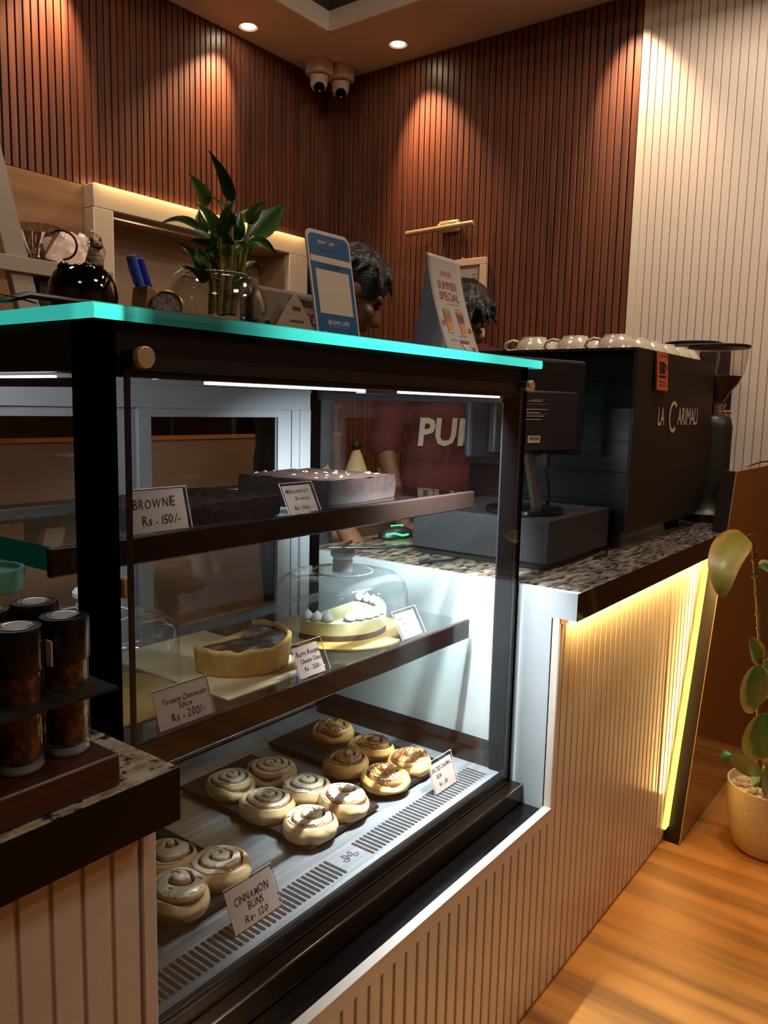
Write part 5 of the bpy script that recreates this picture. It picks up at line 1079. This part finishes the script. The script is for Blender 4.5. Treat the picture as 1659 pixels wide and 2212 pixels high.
t = thing('storage_jar', 'clear jar with a mint green lid behind the bean tubes', 'jar', (.452, .93, ZLC)); jx, jy = .458, .925
mb = MB().lathe([(.0, .001), (.032, .001), (.036, .005), (.036, .175), (.0345, .178)], (jx, jy, ZLC), 40); obj('jar_body', mb, m_bowl, t, smooth=180)
mb = MB(); mb.lathe([(.0345, .165), (.039, .167), (.0415, .188), (.0405, .192), (.036, .192), (.035, .186), (.0, .185)], (jx, jy, ZLC), 44); obj('lid', mb, pm('mint_plastic', '#5fa890', .4), t)

# ------------------------------------------------------------------ variegated rubber plant in a cream pot
px, py = 2.622, .432
t = thing('rubber_plant', 'variegated rubber plant in a cream pot on the floor at right', 'potted plant', (px, py, 0))
mb = MB(); mb.cap = True; mb.lathe([(.088, .001), (.100, .012), (.117, .07), (.126, .14), (.1285, .215), (.1255, .2165), (.123, .214), (.122, .185), (.0, .184)], (px, py, 0), 60); obj('pot', mb, pm('pot_cream', '#d0c09c', .45, var=('#b59a70', (150, 150, 150), 2, .60, .68)), t, smooth=40)
R = random.Random(6); mb = MB()
for k in range(60):
    a, r = R.uniform(0, 6.28), .112*math.sqrt(R.random()); mb.ell((px+r*math.cos(a), py+r*math.sin(a), .188), (.013, .011, .009), 9, 6, RZ(a), .35, k)
o = obj('pebbles', mb, pm('pale_pebbles', '#b8a488', .6, var=('#5c4630', (9, 9, 9), 2, .45, .6)), t); o['kind'] = 'stuff'
def rp(x, y, dY=0.): return at(1480+x/3.028, 1130+y/3.028, py+dY)
m_stem = pm('rubber_stem', '#5c5a20', .5, var=('#5a3c22', (30, 30, 14), 3, .42, .6)); st = [rp(490, 1720), rp(482, 1500), rp(484, 1250), rp(484, 1000), rp(490, 760), rp(478, 540), rp(462, 330), rp(448, 180), rp(440, 75)]
mb = MB().tube(st, [.0075, .0075, .0075, .007, .0065, .006, .0055, .005, .0035], 12)
for (x, y) in ((488, 690), (482, 600), (476, 470), (460, 350), (454, 240), (452, 180)): mb.ell(rp(x-4, y), (.0085, .0085, .005), 10, 6)
obj('stem', mb, m_stem, t, smooth=180)
m_var = attrmat('variegated_leaf', [(0, '#4f9a58'), (.42, '#3c8648'), (.58, '#5f9a54'), (.70, '#c9bd7c'), (1, '#d8cc96')], 'edge', .35, noise=(26, .55), coat=.1, bump=((8, 60, 8), .1, .002)); m_grn = attrmat('green_leaf', [(0, '#4a9458'), (.8, '#387c44'), (1, '#6a7a3a')], 'edge', .35, noise=(20, .3)); m_old = attrmat('yellowing_leaf', [(0, '#93882c'), (.6, '#8a8230'), (.85, '#b0923a'), (1, '#a86a28')], 'edge', .4, noise=(22, .5))
for i, (b, m_, e, wd, mt_, d0, d1) in enumerate((((400, 85), (215, 150), (248, 500), 150, m_old, -.0, -.03), ((490, 900), (470, 840), (420, 745), 95, m_var, 0, -.03), ((500, 880), (530, 860), (620, 810), 70, m_var, 0, .02), ((487, 1195), (440, 1070), (487, 925), 205, m_var, -.03, -.05),
        ((540, 1535), (500, 1390), (515, 1235), 225, m_var, -.05, -.06), ((460, 1660), (400, 1560), (310, 1500), 110, m_grn, -.04, -.07), ((300, 1560), (270, 1530), (275, 1490), 80, m_grn, .05, .06), ((545, 1760), (505, 1680), (530, 1580), 100, m_grn, -.06, -.09), ((500, 1600), (400, 1500), (395, 1420), 90, m_grn, .03, .04),
        ((490, 290), (560, 270), (600, 420), 90, m_var, .0, .0), ((480, 1640), (450, 1700), (458, 1730), 40, m_grn, -.03, -.05), ((530, 1010), (535, 950), (530, 880), 60, m_var, .03, .03))):
    mb = MB(); leaf(mb, [rp(*b, d0), rp(*m_, (d0+d1)/2), rp(*e, d1)], wd/3.028*2.55/FPX*1.15, V((-.9, -.4, .15))+V((.2*math.sin(i*2.1), .25*math.cos(i*1.3), .2*math.sin(i*3))), .18, 8, 18, .85, .55); lf = obj('leaf', mb, mt_, t, smooth=180, attr='edge')
mb = MB().tube([rp(440, 75), rp(425, 78), rp(400, 85)], .0028).tube([rp(470, 300), rp(490, 285)], .0028); obj('petiole', mb, m_stem, t)

# ------------------------------------------------------------------ two people behind the counter
def remesh(name, mb, voxel, mat, parent, smooth_it=4):
    me = bpy.data.meshes.new('tmp'); me.from_pydata([tuple(v) for v in mb.v], [], mb.f); o = bpy.data.objects.new('tmp', me); C.objects.link(o)
    md = o.modifiers.new('r', 'REMESH'); md.mode = 'VOXEL'; md.voxel_size = voxel
    if smooth_it: m2 = o.modifiers.new('s', 'SMOOTH'); m2.factor = .5; m2.iterations = smooth_it
    dg = bpy.context.evaluated_depsgraph_get(); ev = bpy.data.meshes.new_from_object(o.evaluated_get(dg)); bpy.data.objects.remove(o)
    r = MB(); r.add([v.co.copy() for v in ev.vertices], [tuple(p.vertices) for p in ev.polygons]); bpy.data.meshes.remove(ev)
    return obj(name, r, mat, parent, smooth=180)
m_skin = pm('skin', '#6a432e', .5, sub=.1); m_hair = pm('black_hair', '#0c0b0d', .38, bump=((40, 40, 260), .8, .004))
def person(hp, rz, label, shirt, trousers, head_fwd, head_down, nod, hgt=1.72, hair_seed=1, emblem=False, lean=0.):
    k_ = hgt/1.72; loc = (hp.x-math.sin(rz)*head_fwd*k_, hp.y+math.cos(rz)*head_fwd*k_, 0)
    t = thing('person', label, 'person', loc); m_ = T(*loc) @ RZ(rz) @ M.Scale(hgt/1.72, 4)      # figure faces local -Y
    ln = M.Translation((0, 0, .95)) @ M.Rotation(lean, 4, 'X') @ M.Translation((0, 0, -.95)); mu = m_ @ ln
    P = lambda x, y, z: (mu if z > .93 else m_) @ V((x, y, z)); b = MB()
    for s in (-1, 1):
        b.cap_(P(s*.09, .0, .93), P(s*.10, -.01, .50), .088, .058); b.cap_(P(s*.10, -.01, .50), P(s*.10, .02, .09), .056, .038); b.cap_(P(s*.10, .04, .04), P(s*.11, -.14, .03), .04, .032)
        b.cap_(P(s*.185, .0, 1.41), P(s*.235, .0, 1.13), .052, .042); b.cap_(P(s*.235, .0, 1.13), P(s*.22, -.12, .90), .040, .028)
        b.cap_(P(s*.22, -.12, .90), P(s*.215, -.165, .835), .030, .034)
        for k, (fx, ll) in enumerate(((-.027, .066), (-.009, .078), (.009, .074), (.026, .060))):
            a = P(s*.215, -.18+fx*.9, .815-abs(fx)*.2); c2 = P(s*.210, -.19+fx, .815-ll*.55); d = P(s*.200, -.185+fx, .815-ll*.95); b.cap_(a, c2, .0098, .009, 10); b.cap_(c2, d, .009, .0078, 10)
        b.cap_(P(s*.205, -.19, .86), P(s*.190, -.215, .825), .0125, .0105, 10); b.cap_(P(s*.190, -.215, .825), P(s*.182, -.218, .795), .0105, .009, 10)
    b.ell(P(0, .0, .98), (.165, .115, .13), m=RZ(rz)); b.ell(P(0, .0, 1.16), (.145, .10, .16), m=RZ(rz)); b.ell(P(0, .0, 1.32), (.185, .115, .15), m=RZ(rz)); b.cap_(P(-.14, 0, 1.41), P(.14, 0, 1.41), .06, .06)
    hc = P(0, -head_fwd, 1.60-head_down); nb = P(0, .0, 1.44); b.cap_(nb, hc+V((0, 0, -.05)), .058, .054)
    hm = T(*hc) @ RZ(rz) @ M.Rotation(nod, 4, 'X'); H = lambda x, y, z: hm @ V((x, y, z)); hr = hm.to_3x3().to_4x4()
    b.ell(H(0, .012, .025), (.076, .096, .095), 28, 18, hr); b.ell(H(0, -.035, -.045), (.058, .058, .068), 24, 14, hr); b.ell(H(0, -.052, -.088), (.030, .026, .022), 16, 10, hr)
    b.cap_(H(0, -.088, .0), H(0, -.108, -.038), .010, .016, 12); b.ell(H(0, -.088, -.068), (.024, .012, .007), 14, 8, hr); b.ell(H(0, -.086, -.079), (.021, .012, .007), 14, 8, hr)
    for s in (-1, 1):
        b.ell(H(s*.076, .015, -.01), (.012, .024, .034), 14, 10, hr); b.cap_(H(s*.015, -.082, .018), H(s*.05, -.070, .018), .011, .010, 10); b.ell(H(s*.042, -.062, -.035), (.024, .022, .022), 14, 8, hr)
    body = remesh('body', b, .0075, m_skin, t)
    e = MB()
    for s in (-1, 1): e = MB().ell(H(s*.031, -.080, -.002), (.0125, .009, .008), 14, 8, hr); obj('eye', e, pm('eye_dark', '#1a1210', .2), body)
    R = random.Random(hair_seed); h = MB(); h.ell(H(0, .022, .042), (.092, .108, .098), 28, 18, hr); h.ell(H(0, .06, -.02), (.078, .065, .085), 20, 12, hr)
    for k in range(70):
        a = R.uniform(-2.6, 2.6); el = R.uniform(.15, 1.3); n = V((math.sin(a)*math.cos(el), .2-math.cos(a)*math.cos(el)*.98, math.sin(el))).normalized()
        p0 = H(n.x*.082, .022+n.y*.098, .046+n.z*.088); dn = V((n.x*.25+R.uniform(-.2, .2), -.45 if n.y < 0 else .2, -.55)).normalized(); p1 = H(*(V((n.x*.097, .022+n.y*.113, .048+n.z*.100))+dn*.030)); p2 = H(*(V((n.x*.100, .022+n.y*.118, .046+n.z*.098))+dn*.062)); h.tube([p0, p1, p2], [.012, .009, .002], 6)
    remesh('hair', h, .006, m_hair, t, 2)
    c_ = MB(); g = .012
    c_.ell(P(0, .0, 1.00), (.172+g, .122+g, .14), m=RZ(rz)); c_.ell(P(0, .0, 1.16), (.152+g, .108+g, .17), m=RZ(rz)); c_.ell(P(0, .0, 1.32), (.187+g, .118+g, .150+g), m=RZ(rz)); c_.ell(P(0, .0, 1.24), (.168+g, .112+g, .21), m=RZ(rz)); c_.ell(P(0, .0, 1.08), (.164+g, .114+g, .16), m=RZ(rz)); c_.cap_(P(-.15, 0, 1.415), P(.15, 0, 1.415), .062+g, .062+g)
    for s in (-1, 1): c_.cap_(P(s*.185, .0, 1.41), P(s*.232, -.0, 1.12), .056+g, .052+g)
    sh = remesh('shirt', c_, .009, shirt, t)
    tr = MB(); tr.ell(P(0, .0, .94), (.17+g, .12+g, .11), m=RZ(rz))
    for s in (-1, 1): tr.cap_(P(s*.09, .0, .92), P(s*.10, -.01, .50), .092+g, .064+g); tr.cap_(P(s*.10, -.01, .50), P(s*.10, .02, .10), .062+g, .05+g)
    remesh('trousers', tr, .012, trousers, t)
    so = MB()
    for s in (-1, 1): so.cap_(P(s*.10, .045, .05), P(s*.115, -.15, .042), .050, .042)
    for v in so.v: v.z = max(v.z, .001)
    remesh('shoes', so, .009, m_black, t)
    return t, sh, P, mu
m_red = pm('maroon_shirt', '#521c18', .85, bump=((200, 200, 200), .1, .001)); m_blk = pm('black_apron', '#101014', .8); m_jean = pm('dark_trousers', '#15161c', .85)
person(at(766, 618, 1.60), math.radians(52), 'person in black bending their dark haired head behind the blue payment board', m_blk, m_jean, .17, .03, math.radians(34), 1.86, 3)
t, sh, P, mu = person(at(1002, 668, 1.58), math.radians(-30), 'person in a maroon shirt with cream lettering behind the table card', m_red, m_jean, .12, .05, math.radians(35), 1.86, 8)
mb = MB(); nrm = (mu.to_3x3() @ V((0, -1, 0))).normalized(); ux = (mu.to_3x3() @ V((1, 0, 0))).normalized()
mb.text('PUMA', P(-.175, -.141, 1.125), ux, (0, .0, 1), .095, .004, 'L', .08, 1, .36, thin=.03); cat = [(0, 0), (.03, .012), (.055, .012), (.07, 0), (.075, .012), (.066, .026), (.085, .040), (.078, .048), (.055, .034), (.02, .034), (-.012, .046), (-.018, .040), (.0, .024), (-.008, .010)]
mb.add([P(.03+x*1.3, -.143, 1.262+y*1.3) for x, y in cat], [tuple(range(len(cat)))])
obj('shirt_lettering', mb, pm('shirt_print', '#b8a890', .8), sh, smooth=0)
